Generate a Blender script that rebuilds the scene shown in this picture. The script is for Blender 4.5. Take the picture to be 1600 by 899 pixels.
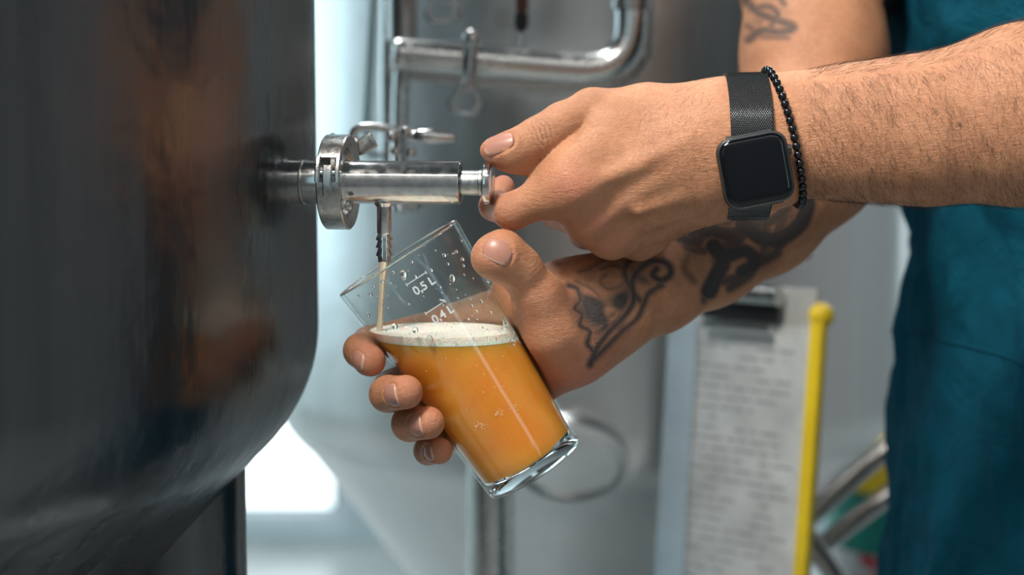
import bpy, bmesh, math, random
import numpy as np
from mathutils import Vector, Matrix, noise
from mathutils.bvhtree import BVHTree

random.seed(7); np.random.seed(7)
for o in list(bpy.data.objects): bpy.data.objects.remove(o)
SC = bpy.context.scene
COL = SC.collection
R = math.radians

# ------------------------------------------------------------------ camera
PITCH = R(6.0); FOC = 60.0; SENS = 36.0
MMPX = 0.38e-3                       # metres per pixel in the focus plane
D = MMPX * 1600 * FOC / SENS         # focus distance
CEN = Vector((0, 0, 1.10))           # what the optical axis meets at distance D
FWD = Vector((0, math.cos(PITCH), -math.sin(PITCH)))
UPV = Vector((0, math.sin(PITCH), math.cos(PITCH)))
CAMP = CEN - FWD * D
cam_d = bpy.data.cameras.new('camera'); cam = bpy.data.objects.new('camera', cam_d)
COL.objects.link(cam); SC.camera = cam
cam.location = CAMP; cam.rotation_euler = (math.pi/2 - PITCH, 0, 0)
cam_d.lens = FOC; cam_d.sensor_width = SENS; cam_d.clip_start = 0.05; cam_d.clip_end = 60
cam_d.dof.use_dof = True; cam_d.dof.focus_distance = D - 0.012; cam_d.dof.aperture_fstop = 3.7

def P(px, py, d=0.0):
    """point seen at pixel (px,py) of the survey, d millimetres beyond the focus plane"""
    dep = D + d * 1e-3; k = MMPX * dep / D
    return CAMP + FWD * dep + Vector((1, 0, 0)) * ((px - 800) * k) + UPV * ((449.5 - py) * k)

# ------------------------------------------------------------------ world, light, exposure
w = bpy.data.worlds.new('world'); SC.world = w; w.use_nodes = True
w.node_tree.nodes['Background'].inputs[0].default_value = (0.55, 0.75, 0.9, 1)
w.node_tree.nodes['Background'].inputs[1].default_value = 0.25
def area(name, loc, target, sx, sy, power, col):
    l = bpy.data.lights.new(name, 'AREA'); l.shape = 'RECTANGLE'; l.size = sx; l.size_y = sy
    l.energy = power; l.color = col
    o = bpy.data.objects.new(name, l); COL.objects.link(o); o.location = loc
    o.rotation_euler = (Vector(target) - Vector(loc)).to_track_quat('-Z', 'Y').to_euler()
    return o
area('skylight_lamp', (-0.78, -0.92, 2.85), (0.0, 0.0, 1.1), 0.6, 0.6, 81, (1.0, 0.95, 0.88))
area('wall_fill', (0.7, -2.5, 3.45), (0.7, -3.3, 1.5), 3.4, 0.4, 42, (1.0, 0.97, 0.93))  # added fill: brightens the front wall that the cone tank mirrors
area('back_fill', (-0.55, 0.75, 3.3), (0.15, 0.5, 1.1), 0.9, 0.5, 55, (0.93, 0.98, 1.0))  # added fill to lift the cone tank, clipboard and pipes
area('ceiling_lamp', (1.2, 2.6, 3.35), (1.0, 2.3, 1.0), 1.6, 1.0, 85, (0.93, 0.98, 1.0))
SC.view_settings.view_transform = 'Standard'; SC.view_settings.look = 'None'
SC.view_settings.gamma = 1; SC.view_settings.use_curve_mapping = False
SC.view_settings.exposure = 0.0

# ------------------------------------------------------------------ helpers
def link(o, parent=None):
    COL.objects.link(o)
    if parent is not None: o.parent = parent
    return o
def mesh(name, verts, faces, mat=None, parent=None, smooth=True):
    me = bpy.data.meshes.new(name); me.from_pydata([tuple(v) for v in verts], [], [tuple(f) for f in faces])
    me.validate(); me.update()
    if smooth: me.polygons.foreach_set('use_smooth', [True] * len(me.polygons))
    o = bpy.data.objects.new(name, me); link(o, parent)
    if mat: me.materials.append(mat)
    return o
def bmobj(name, bm, mat=None, parent=None, smooth=True):
    bmesh.ops.recalc_face_normals(bm, faces=bm.faces)
    me = bpy.data.meshes.new(name); bm.to_mesh(me); bm.free()
    if smooth:
        me.polygons.foreach_set('use_smooth', [True] * len(me.polygons))
        try: me.set_sharp_from_angle(angle=R(35))
        except Exception: pass
    o = bpy.data.objects.new(name, me); link(o, parent)
    if mat: me.materials.append(mat)
    return o
def tag(o, label=None, cat=None, group=None, kind=None):
    for k, v in (('label', label), ('category', cat), ('group', group), ('kind', kind)):
        if v: o[k] = v
    return o
def thing(name, loc, label, cat, group=None):
    o = bpy.data.objects.new(name, None); link(o); o.location = loc; o.empty_display_size = 0.02
    tag(o, label, cat, group); o['_org'] = 1
    return o
def settle():
    """children were built in world coordinates: keep them there under their moved parent"""
    for o in bpy.data.objects:
        if o.parent is not None and '_lp' not in o:
            o.matrix_parent_inverse = Matrix.Translation(-world_loc(o.parent))
    for o in bpy.data.objects:
        if '_org' in o: del o['_org']
def world_loc(o):
    return o.location.copy() if o.parent is None else Vector((0, 0, 0))
def frame(axis):
    a = Vector(axis).normalized()
    h = Vector((0, 0, 1)) if abs(a.z) < 0.9 else Vector((0, -1, 0))
    x = h.cross(a).normalized(); y = a.cross(x).normalized()
    return x, y, a
def add_lathe(bm, prof, org, axis, seg=48, a0=0.0, a1=2*math.pi, fr=None, cap=True):
    x, y, a = fr if fr else frame(axis); org = Vector(org)
    full = abs((a1 - a0) - 2*math.pi) < 1e-6
    n = seg if full else seg + 1
    rings = []
    for (r, h) in prof:
        if r < 1e-7 and full:
            rings.append([bm.verts.new(org + a*h)]); continue
        rings.append([bm.verts.new(org + a*h + (x*math.cos(a0+(a1-a0)*i/seg) + y*math.sin(a0+(a1-a0)*i/seg))*r) for i in range(n)])
    for k in range(len(rings)-1):
        A, B = rings[k], rings[k+1]
        m = seg
        for i in range(m):
            j = (i+1) % n
            if len(A) == 1 and len(B) == 1: continue
            if len(A) == 1: bm.faces.new((A[0], B[i], B[j]))
            elif len(B) == 1: bm.faces.new((A[i], A[j], B[0]))
            else: bm.faces.new((A[i], A[j], B[j], B[i]))
    if not full and cap:
        bm.faces.new([rg[0] for rg in rings]); bm.faces.new([rg[-1] for rg in reversed(rings)])
def lathe(name, prof, org, axis, mat, parent=None, seg=48, **k):
    bm = bmesh.new(); add_lathe(bm, prof, org, axis, seg, **k)
    return bmobj(name, bm, mat, parent)
def add_tube(bm, pts, rad, seg=16, cap=True):
    pts = [Vector(p) for p in pts]; n = len(pts)
    rads = rad if isinstance(rad, (list, tuple)) else [rad]*n
    tang = [(pts[min(i+1, n-1)] - pts[max(i-1, 0)]).normalized() for i in range(n)]
    x, y, _ = frame(tang[0]); rings = []
    for i in range(n):
        x = (x - tang[i]*x.dot(tang[i])).normalized(); y = tang[i].cross(x)
        rings.append([bm.verts.new(pts[i] + (x*math.cos(2*math.pi*j/seg) + y*math.sin(2*math.pi*j/seg))*rads[i]) for j in range(seg)])
    for k in range(n-1):
        for j in range(seg):
            q = (j+1) % seg
            bm.faces.new((rings[k][j], rings[k][q], rings[k+1][q], rings[k+1][j]))
    if cap:
        bm.faces.new(rings[0]); bm.faces.new(list(reversed(rings[-1])))
def tube(name, pts, rad, mat, parent=None, seg=20, cap=True):
    bm = bmesh.new(); add_tube(bm, pts, rad, seg, cap); return bmobj(name, bm, mat, parent)
def add_box(bm, c, dims, axes=None, bev=0.0, bseg=2):
    c = Vector(c); ax = axes or (Vector((1,0,0)), Vector((0,1,0)), Vector((0,0,1)))
    b2 = bmesh.new(); vs = []
    for sx in (-1,1):
        for sy in (-1,1):
            for sz in (-1,1):
                vs.append(b2.verts.new(c + ax[0]*(sx*dims[0]/2) + ax[1]*(sy*dims[1]/2) + ax[2]*(sz*dims[2]/2)))
    for f in ((0,1,3,2),(4,6,7,5),(0,4,5,1),(2,3,7,6),(0,2,6,4),(1,5,7,3)): b2.faces.new([vs[i] for i in f])
    if bev > 0: bmesh.ops.bevel(b2, geom=list(b2.edges), offset=bev, segments=bseg, profile=0.5, affect='EDGES')
    me = bpy.data.meshes.new('t'); b2.to_mesh(me); b2.free(); bm.from_mesh(me); bpy.data.meshes.remove(me)
def box(name, c, dims, mat, parent=None, axes=None, bev=0.0, bseg=2):
    bm = bmesh.new(); add_box(bm, c, dims, axes, bev, bseg); return bmobj(name, bm, mat, parent)
def catmull(pts, sub=8):
    pts = [Vector(p) for p in pts]; q = [pts[0]*2-pts[1]] + pts + [pts[-1]*2-pts[-2]]; out = []
    for i in range(1, len(q)-2):
        for s in range(sub):
            t = s/sub; a, b, c, d = q[i-1], q[i], q[i+1], q[i+2]
            out.append(0.5*((2*b) + (c-a)*t + (2*a-5*b+4*c-d)*t*t + (3*b-a-3*c+d)*t**3))
    out.append(pts[-1]); return out

# ------------------------------------------------------------------ materials
class NM:
    def __init__(s, name):
        s.m = bpy.data.materials.new(name); s.m.use_nodes = True; s.t = s.m.node_tree; s.n = s.t.nodes
        s.b = s.n['Principled BSDF']; s.out = s.n['Material Output']
    def add(s, typ, **kw):
        n = s.n.new(typ)
        for k, v in kw.items():
            if k.startswith('_'): setattr(n, k[1:], v)
            else: n.inputs[k.replace('__', ' ')].default_value = v
        return n
    def l(s, a, b): s.t.links.new(a, b)
    def set(s, **kw):
        for k, v in kw.items(): s.b.inputs[k.replace('__', ' ')].default_value = v
        return s
    def coord(s, scale=(1,1,1)):
        tc = s.add('ShaderNodeTexCoord'); mp = s.add('ShaderNodeMapping'); mp.inputs['Scale'].default_value = scale
        s.l(tc.outputs['Object'], mp.inputs['Vector']); return mp.outputs['Vector']
    def noise(s, vec, scale, detail=3, rough=0.5, dist=0.0):
        n = s.add('ShaderNodeTexNoise'); n.inputs['Scale'].default_value = scale; n.inputs['Detail'].default_value = detail
        n.inputs['Roughness'].default_value = rough; n.inputs['Distortion'].default_value = dist
        s.l(vec, n.inputs['Vector']); return n.outputs['Fac']
    def ramp(s, fac, stops):
        n = s.add('ShaderNodeValToRGB'); e = n.color_ramp.elements
        while len(e) < len(stops): e.new(0.5)
        for i, (p, c) in enumerate(stops): e[i].position = p; e[i].color = c if len(c) == 4 else (*c, 1)
        s.l(fac, n.inputs['Fac']); return n.outputs['Color']
    def bump(s, h, strength, dist, prev=None):
        n = s.add('ShaderNodeBump'); n.inputs['Strength'].default_value = strength; n.inputs['Distance'].default_value = dist
        s.l(h, n.inputs['Height'])
        if prev is not None: s.l(prev, n.inputs['Normal'])
        return n.outputs['Normal']
def g(v): return (v, v, v, 1)
def steel(name, base, rough, streak=0.05, scale=(60, 60, 4), bump=0.15, dirt=0.0, bd=0.0006):
    k = NM(name); k.set(Metallic=1.0, Roughness=rough)
    v = k.coord(scale); n = k.noise(v, 3.0, 5, 0.6)
    c = k.ramp(n, [(0.3, tuple(x*(1-streak*2) for x in base)), (0.7, tuple(min(1, x*(1+streak)) for x in base))])
    k.l(c, k.b.inputs['Base Color'])
    r = k.ramp(n, [(0.25, g(max(0.02, rough-0.07))), (0.75, g(rough+0.10))]); k.l(r, k.b.inputs['Roughness'])
    v2 = k.coord((1, 1, 1)); n2 = k.noise(v2, 18.0, 3)
    nb = k.bump(n, bump, bd); nb = k.bump(n2, bump, bd*3, nb); k.l(nb, k.b.inputs['Normal'])
    return k.m
def plain(name, col, rough=0.5, metal=0.0, var=0.08, nscale=30, bump=0.0, bd=0.001, **kw):
    k = NM(name); k.set(Roughness=rough, Metallic=metal, **kw)
    n = k.noise(k.coord(), nscale, 4)
    k.l(k.ramp(n, [(0.3, tuple(x*(1-var) for x in col)), (0.7, tuple(min(1, x*(1+var)) for x in col))]), k.b.inputs['Base Color'])
    if bump: k.l(k.bump(n, bump, bd), k.b.inputs['Normal'])
    return k.m
def lit(name, col, s):
    k = NM(name); k.set(Base__Color=(0.8,0.8,0.8,1)); k.b.inputs['Emission Color'].default_value = (*col, 1)
    k.b.inputs['Emission Strength'].default_value = s; return k.m

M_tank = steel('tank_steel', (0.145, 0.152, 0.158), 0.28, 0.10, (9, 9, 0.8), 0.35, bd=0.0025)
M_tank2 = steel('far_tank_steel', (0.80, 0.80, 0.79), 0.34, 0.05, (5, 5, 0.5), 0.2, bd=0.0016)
M_valve = steel('valve_steel', (0.66, 0.66, 0.65), 0.16, 0.10, (60, 60, 60), 0.12, bd=0.0003)
M_clamp = steel('cast_steel', (0.50, 0.49, 0.47), 0.30, 0.15, (90, 90, 90), 0.35, bd=0.0004)
M_pipe = steel('pipe_steel', (0.68, 0.68, 0.66), 0.22, 0.06, (30, 30, 30), 0.1, bd=0.0004)
M_dark = plain('dark_gap', (0.012, 0.012, 0.012), 0.7)
M_blackp = plain('black_plastic', (0.012, 0.012, 0.014), 0.35)
M_redp = plain('red_plastic', (0.5, 0.04, 0.03), 0.4)

# ------------------------------------------------------------------ the setting
M_floor = plain('concrete_floor', (0.27, 0.29, 0.29), 0.25, var=0.2, nscale=3)
M_wall = plain('painted_wall', (0.42, 0.52, 0.54), 0.6, nscale=2)
M_walld = plain('grey_wall', (0.22, 0.225, 0.23), 0.6, nscale=2)
M_ceil = plain('ceiling_paint', (0.15, 0.155, 0.16), 0.8, nscale=2)
M_frame = plain('window_frame_paint', (0.55, 0.62, 0.65), 0.4)
M_day = lit('daylight_pane', (0.86, 0.97, 1.0), 2.2)
M_dayb = lit('sky_lit_pane', (0.50, 0.84, 1.0), 1.7)
X0, X1, Y0, Y1, ZT = -2.9, 3.4, -3.2, 3.7, 3.6
def st(o): tag(o, kind='structure'); return o
st(box('floor', ((X0+X1)/2, (Y0+Y1)/2, -0.05), (X1-X0+0.2, Y1-Y0+0.2, 0.1), M_floor))
st(box('ceiling', ((X0+X1)/2, (Y0+Y1)/2, ZT+0.05), (X1-X0+0.2, Y1-Y0+0.2, 0.1), M_ceil))
def wall_with_holes(name, axis, pos, a0, a1, holes, mat, th=0.1):
    """wall in the plane axis=pos, spanning a0..a1, holes = (b0,b1,z0,z1)"""
    bm = bmesh.new(); xs = sorted({a0, a1, *[h[0] for h in holes], *[h[1] for h in holes]})
    zs = sorted({0.0, ZT, *[h[2] for h in holes], *[h[3] for h in holes]})
    for i in range(len(xs)-1):
        for j in range(len(zs)-1):
            cx, cz = (xs[i]+xs[i+1])/2, (zs[j]+zs[j+1])/2
            if any(h[0] < cx < h[1] and h[2] < cz < h[3] for h in holes): continue
            dx, dz = xs[i+1]-xs[i], zs[j+1]-zs[j]
            if axis == 'y': add_box(bm, (cx, pos, cz), (dx, th, dz))
            else: add_box(bm, (pos, cx, cz), (th, dx, dz))
    return st(bmobj(name, bm, mat, None, False))
wn = [0]
def window(axis, pos, h, pane, nx, nz):
    wn[0] += 1
    t = bpy.data.objects.new('window_%d' % wn[0], None); link(t); t['kind'] = 'structure'
    b0, b1, z0, z1 = h
    c = ((b0+b1)/2, pos, (z0+z1)/2) if axis == 'y' else (pos, (b0+b1)/2, (z0+z1)/2)
    t.location = c
    def bx(name, ca, cz, da, dz, th, m):
        if axis == 'y': box(name, (ca, pos, cz), (da, th, dz), m, t)
        else: box(name, (pos, ca, cz), (th, da, dz), m, t)
    fw = 0.05
    for a in (b0+fw/2, b1-fw/2): bx('frame', a, (z0+z1)/2, fw, z1-z0, 0.07, M_frame)
    for z in (z0+fw/2, z1-fw/2): bx('frame', (b0+b1)/2, z, b1-b0-2*fw, fw, 0.07, M_frame)
    W, H = (b1-b0-2*fw)/nx, (z1-z0-2*fw)/nz
    for i in range(1, nx): bx('mullion', b0+fw+W*i, (z0+z1)/2, 0.035, z1-z0-2*fw, 0.05, M_frame)
    for i in range(nx):
        for j in range(nz):
            bx('pane', b0+fw+W*(i+.5), z0+fw+H*(j+.5), W-0.036, H-0.03, 0.008, pane)
            if j: bx('glazing_bar', b0+fw+W*(i+.5), z0+fw+H*j, W-0.036, 0.03, 0.05, M_frame)
hb = [(-2.45, -0.44, 0.03, 2.75), (1.6, 2.2, 0.5, 2.75)]  # second, unseen window is added to put streaks on the big tank
wall_with_holes('wall_back', 'y', Y1, X0, X1, hb, M_wall)
for h in hb: window('y', Y1, h, M_day, 2, 2)
hl = [(0.7, 3.3, 0.7, 3.0)]
wall_with_holes('wall_left', 'x', X0, Y0, Y1, hl, M_wall)
for h in hl: window('x', X0, h, M_dayb, 3, 2)
hf = [(-1.9, -1.35, 0.9, 3.1), (2.15, 2.75, 0.6, 3.1)]
wall_with_holes('wall_front', 'y', Y0, X0, X1, hf, M_walld)
for h in hf: window('y', Y0, h, M_dayb, 1, 3)
wall_with_holes('wall_right', 'x', X1, Y0, Y1, [], M_walld)

# ------------------------------------------------------------------ sampling valve frame
TH = R(8)
U = Vector((math.cos(TH), -math.sin(TH), 0))
K = P(766, 286, 0)                       # centre of the pull knob
def V(px): return K + U * ((px - 766) * MMPX / math.cos(TH))   # point on the valve axis above pixel column
ZU = Vector((0, 0, 1)); FR = Vector((-math.sin(TH), -math.cos(TH), 0))   # towards camera, across the valve
VF = (FR, ZU, U)                         # angle 0 = towards camera, 90 = up
mm = 0.001

# ------------------------------------------------------------------ the big tank on the left
RT = 0.45
TB = V(452); TC = TB - U*RT
zj = P(480, 548, 10).z
t = thing('fermentation_tank', (TC.x, TC.y, 0), 'large dark brushed steel tank with cone bottom filling the left side', 'tank')
al = R(41); fr_ = 0.10
prof = [(0.0, 3.0), (RT*0.6, 2.93), (RT-0.03, 2.8), (RT, 2.7)]
for i in range(1, 30): prof.append((RT, 2.7 + (zj-2.7)*i/30))
for i in range(0, 13):
    a = (math.pi/2 - al) * i/12
    prof.append((RT - fr_ + fr_*math.cos(a), zj - fr_*math.sin(a)))
r_e, z_e = prof[-1]
for i in range(1, 11):
    rr = r_e + (0.03 - r_e)*i/10; prof.append((rr, z_e - (r_e-rr)/math.tan(al)))
prof.append((0.03, prof[-1][1]-0.06)); prof.append((0.0, prof[-1][1]))
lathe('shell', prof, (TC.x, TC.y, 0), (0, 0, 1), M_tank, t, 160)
tubes = [(R(a)) for a in (20, 110, 200, 290)]
for k_, a in enumerate(tubes):
    lr = 0.042
    if k_ == 0:
        rp = P(375, 760, 60); c = Vector((rp.x - lr, rp.y + 0.02, 0))
    else: c = TC + Vector((math.cos(a), math.sin(a), 0))*(RT-0.06); c.z = 0
    ztop = zj - 0.05
    if k_ == 0:
        dd = (Vector((c.x, c.y, 0)) - Vector((TC.x, TC.y, 0))).length
        ztop = z_e - (r_e - dd - lr*1.5)/math.tan(al)
    leg = lathe('leg', [(lr, 0.02), (lr, ztop)], c, (0,0,1), M_tank, t, 32)
    lathe('foot_pad', [(0, 0), (0.07, 0), (0.07, 0.02), (0, 0.02)], c, (0,0,1), M_clamp, leg, 32)

# ------------------------------------------------------------------ sampling valve
v = thing('sampling_valve', V(640), 'polished steel push-pull sampling valve clamped to the big left tank', 'valve')
q = MMPX
def vp(px): return (V(px) - V(640)).dot(U)
o0 = V(640)
lathe('pipe_stub', [(0.0, vp(436)), (13.2*mm, vp(436)), (13.2*mm, vp(500)), (15*mm, vp(505)), (21*mm, vp(512)), (21*mm, vp(520)), (0, vp(520))], o0, U, M_valve, v, 64, fr=VF)
lathe('weld_collar', [(13.0*mm, vp(468)), (13.7*mm, vp(469)), (13.9*mm, vp(471)), (13.7*mm, vp(473)), (13.0*mm, vp(474))], o0, U, M_clamp, v, 64, fr=VF)
body = lathe('valve_body', [(0, vp(524)), (21*mm, vp(524)), (21*mm, vp(530)), (13.6*mm, vp(538)), (12.9*mm, vp(544)), (12.9*mm, vp(719)), (12.5*mm, vp(720.5)), (9.5*mm, vp(720.5)), (9.3*mm, vp(715)), (7.6*mm, vp(715)), (0, vp(715))], o0, U, M_valve, v, 64, fr=VF)
lathe('plunger', [(0, vp(700)), (7.5*mm, vp(700)), (7.5*mm, vp(749)), (7.9*mm, vp(750)), (7.9*mm, vp(754)), (6.6*mm, vp(756)), (6.6*mm, vp(762)), (0, vp(762))], o0, U, M_clamp, v, 48, fr=VF)
lathe('pull_knob', [(0, vp(758)), (12.4*mm, vp(758)), (12.9*mm, vp(758.6)), (13.0*mm, vp(759.5)), (13.0*mm, vp(767)), (12.9*mm, vp(768)), (12.4*mm, vp(768.6)), (0, vp(769))], o0, U, M_valve, v, 64, fr=VF)
# outlet spout with hose barbs
so = V(598) ; zt = so.z
def zp(py): return P(598, py, 8).z - 0.0
sp = [(5.0*mm, zt - 10*mm), (6.6*mm, zt-12.2*mm), (5.0*mm, zt-14.5*mm), (4.5*mm, zp(318)), (4.5*mm, zp(364))]
for a, b in ((366, 376), (378, 388), (390, 401)):
    sp += [(4.0*mm, zp(a)), (5.15*mm, zp(b-2)), (5.15*mm, zp(b)), (4.0*mm, zp(b)+0.0001)]
sp += [(4.1*mm, zp(403)), (3.9*mm, zp(411)), (3.2*mm, zp(411)), (3.2*mm, zp(380))]
bm = bmesh.new(); add_lathe(bm, [(r, z) for r, z in sp], (so.x, so.y, 0), (0,0,1), 48)
bmobj('outlet_spout', bm, M_valve, v)
# tri-clamp: two halves, hinge link, pin, bolt and wing nut
cc = V(526); Rc = 28.6*mm; wv = 7.2*mm
def half(name, a0, a1, w=wv, off=0.0, parent=None, Rr=Rc):
    pr = [(20.5*mm, -w*.75+off), (Rr-3.0*mm, -w+off), (Rr-0.8*mm, -w+off), (Rr, -w+0.8*mm+off), (Rr, w-0.8*mm+off), (Rr-0.8*mm, w+off), (Rr-3.0*mm, w+off), (20.5*mm, w*.75+off), (19.6*mm, w*.3+off), (19.6*mm, -w*.3+off)]
    bm = bmesh.new(); add_lathe(bm, pr + [pr[0]], cc, U, 40, R(a0), R(a1), VF)
    bmesh.ops.remove_doubles(bm, verts=bm.verts, dist=1e-6)
    return bmobj(name, bm, M_clamp, parent or v)
h1 = half('clamp_half', 33, 160); h2 = half('clamp_half', -172, 2)
ck1 = half('hinge_cheek', 2, 33, 1.6*mm, -6.0*mm, h1, Rc+1.2*mm); ck2 = half('hinge_cheek', 2, 33, 1.6*mm, 6.0*mm, h1, Rc+1.2*mm)
half('hinge_link', -14, 22, 2.9*mm, 0, h1, Rc+1.0*mm)
def ang(a, r): return cc + FR*(math.cos(R(a))*r) + ZU*(math.sin(R(a))*r)
for a in (14,):
    c = ang(a, Rc-1.5*mm); tube('hinge_pin', [c - U*7.8*mm, c + U*7.8*mm], 1.7*mm, M_valve, h1, 16)
# bolt pair at the back side, swing bolt with wing nut standing up behind
b0 = ang(168, Rc+5*mm); bm = bmesh.new()
add_tube(bm, [b0 - ZU*16*mm, b0 + ZU*20*mm], 2.8*mm, 16); sb = bmobj('swing_bolt', bm, M_valve, v)
half('clamp_lug', 158, 172, 4*mm, 0, h1, Rc+9*mm); half('clamp_lug', 176, 190, 4*mm, 0, h2, Rc+9*mm)
bm = bmesh.new(); add_lathe(bm, [(0,0),(6*mm,0),(5.5*mm,8*mm),(3*mm,11*mm),(0,11*mm)], b0 + ZU*8*mm, ZU, 24)
for s in (-1, 1):
    cW = b0 + ZU*15*mm + U*(s*9*mm)
    add_box(bm, cW, (13*mm, 3*mm, 10*mm), (U*math.cos(0.5)+ZU*(s*math.sin(0.5)), FR, ZU*math.cos(0.5)-U*(s*math.sin(0.5))), 1.3*mm, 3)
bmobj('wing_nut', bm, M_clamp, v)
b1 = ang(-40, 20*mm) + U*8.5*mm
bm = bmesh.new(); add_lathe(bm, [(0,0),(3.6*mm,0),(3.6*mm,2*mm),(2.4*mm,3.4*mm),(0,3.6*mm)], b1, U, 20); bmobj('rivet', bm, M_clamp, h2)

# ------------------------------------------------------------------ beer glass
ga = math.atan2(218, 342)
GA = Vector((math.sin(ga), 0, -math.cos(ga)))           # rim -> base
GR = P(622, 402, 9); GH = 153.5*mm; R0, R1 = 41.8*mm, 32.2*mm; WT = 1.9*mm
GX = Vector((math.cos(ga), 0, math.sin(ga))); GY = Vector((0, -1, 0))   # across, towards camera
GF = (GX, GY, GA)
def gr(t): return R0 + (R1-R0)*t
def gpt(ang_, along, off=0.0):
    t_ = along/GH; r = gr(t_)+off
    return GR + GA*along + (GX*math.cos(ang_) + GY*math.sin(ang_))*r

def thin_glass():
    k = NM('thin_glass'); k.n.remove(k.b)
    lw = k.add('ShaderNodeLayerWeight', Blend=0.5)
    tr = k.add('ShaderNodeBsdfTransparent'); gl = k.add('ShaderNodeBsdfGlossy', Roughness=0.02)
    gl.inputs['Color'].default_value = (0.95, 1, 1, 1)
    c = k.ramp(lw.outputs['Facing'], [(0.0, (0.99, 0.997, 0.995)), (0.75, (0.97, 0.98, 0.975)), (0.95, (0.86, 0.91, 0.90)), (1.0, (0.55, 0.62, 0.62))])
    k.l(c, tr.inputs['Color'])
    fr = k.ramp(lw.outputs['Facing'], [(0.0, g(0.03)), (0.6, g(0.045)), (0.85, g(0.16)), (1.0, g(0.75))])
    mx = k.add('ShaderNodeMixShader'); k.l(fr, mx.inputs['Fac']); k.l(tr.outputs[0], mx.inputs[1]); k.l(gl.outputs[0], mx.inputs[2])
    k.l(mx.outputs[0], k.out.inputs['Surface']); return k.m
M_glass = thin_glass()
kb = NM('solid_glass'); kb.set(Base__Color=(0.88, 0.97, 0.95, 1), Roughness=0.0, IOR=1.5); kb.b.inputs['Transmission Weight'].default_value = 1.0
M_solid = kb.m
kb = NM('water'); kb.set(Base__Color=(1, 1, 1, 1), Roughness=0.0, IOR=1.33); kb.b.inputs['Transmission Weight'].default_value = 1.0
M_water = kb.m
gt = thing('beer_glass', GR + GA*GH, 'tilted clear beer glass held under the sampling spout', 'glass')
BT = 8.0*mm
outer = [(0, GH-0.6*mm), (R1-6*mm, GH-0.2*mm), (R1-2.5*mm, GH), (R1-0.8*mm, GH-0.8*mm), (R1, GH-2.6*mm)]
n0 = len(outer)
for i in range(1, 13): h = (GH-2.6*mm) + (0.9*mm-(GH-2.6*mm))*i/12; outer.append((gr(h/GH), h))
rim = [(gr(0)-0.3*mm, 0.1*mm), (gr(0)-WT/2, -0.3*mm), (gr(0)-WT+0.3*mm, 0.1*mm)]
inner = []
for i in range(0, 13): h = 0.9*mm + (GH-BT-3*mm-0.9*mm)*i/12; inner.append((gr(h/GH)-WT, h))
ri = inner[-1][0]
inner += [(ri-0.6*mm, GH-BT-1.2*mm), (ri-3*mm, GH-BT), (0, GH-BT+0.4*mm)]
bm = bmesh.new(); add_lathe(bm, outer+rim+inner, GR, GA, 128, fr=GF)
go = bmobj('glass_wall', bm, M_glass, gt); go.data.materials.append(M_solid)
for p in go.data.polygons:
    h = (p.center - GR).dot(GA); r = (p.center - GR - GA*h).length
    if h > GH-3*mm or (h > GH-BT-3.2*mm and r < gr(h/GH)-WT*0.8) or h < 0.95*mm: p.material_index = 1
# volume marks
M_print = plain('white_print', (0.78, 0.80, 0.80), 0.5)
def glass_text(txt, ang_c, along, size):
    cu = bpy.data.curves.new('t', 'FONT'); cu.body = txt; cu.size = size; cu.align_x = 'CENTER'; cu.align_y = 'CENTER'
    cu.offset = size*0.022
    ob = bpy.data.objects.new('t', cu); COL.objects.link(ob)
    dg = bpy.context.evaluated_depsgraph_get(); me = bpy.data.meshes.new_from_object(ob.evaluated_get(dg))
    bpy.data.objects.remove(ob)
    vs = [(v_.co.x, v_.co.y) for v_ in me.vertices]; fs = [tuple(p.vertices) for p in me.polygons]
    bpy.data.meshes.remove(me)
    out = []
    for x, y in vs:
        al_ = along - y; a = ang_c - x/gr(al_/GH); out.append(gpt(a, al_, 0.12*mm))
    return out, fs
for txt, along, line_al in (('0,5 L', 20.6*mm, 14.6*mm), ('0,4 L', 40.5*mm, 34.6*mm)):
    ac = math.pi/2 - 7.8*mm/gr(along/GH)
    vs, fs = glass_text(txt, ac, along, 7.0*mm)
    def strip(x0, x1, y0, y1, n=8):
        b = len(vs)
        for i in range(n+1):
            x = x0+(x1-x0)*i/n
            for y in (y0, y1): vs.append(gpt(ac - x/gr(y/GH), y, 0.12*mm))
        for i in range(n): fs.append((b+2*i, b+2*i+2, b+2*i+3, b+2*i+1))
    xs = -1.5*mm
    strip(xs-6.6*mm, xs+6.6*mm, line_al-0.28*mm, line_al+0.28*mm)
    strip(xs-6.9*mm, xs-6.4*mm, line_al-1.1*mm, line_al+1.1*mm, 1); strip(xs+6.4*mm, xs+6.9*mm, line_al-1.1*mm, line_al+1.1*mm, 1)
    mesh('volume_mark', vs, fs, M_print, gt, False)
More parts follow.
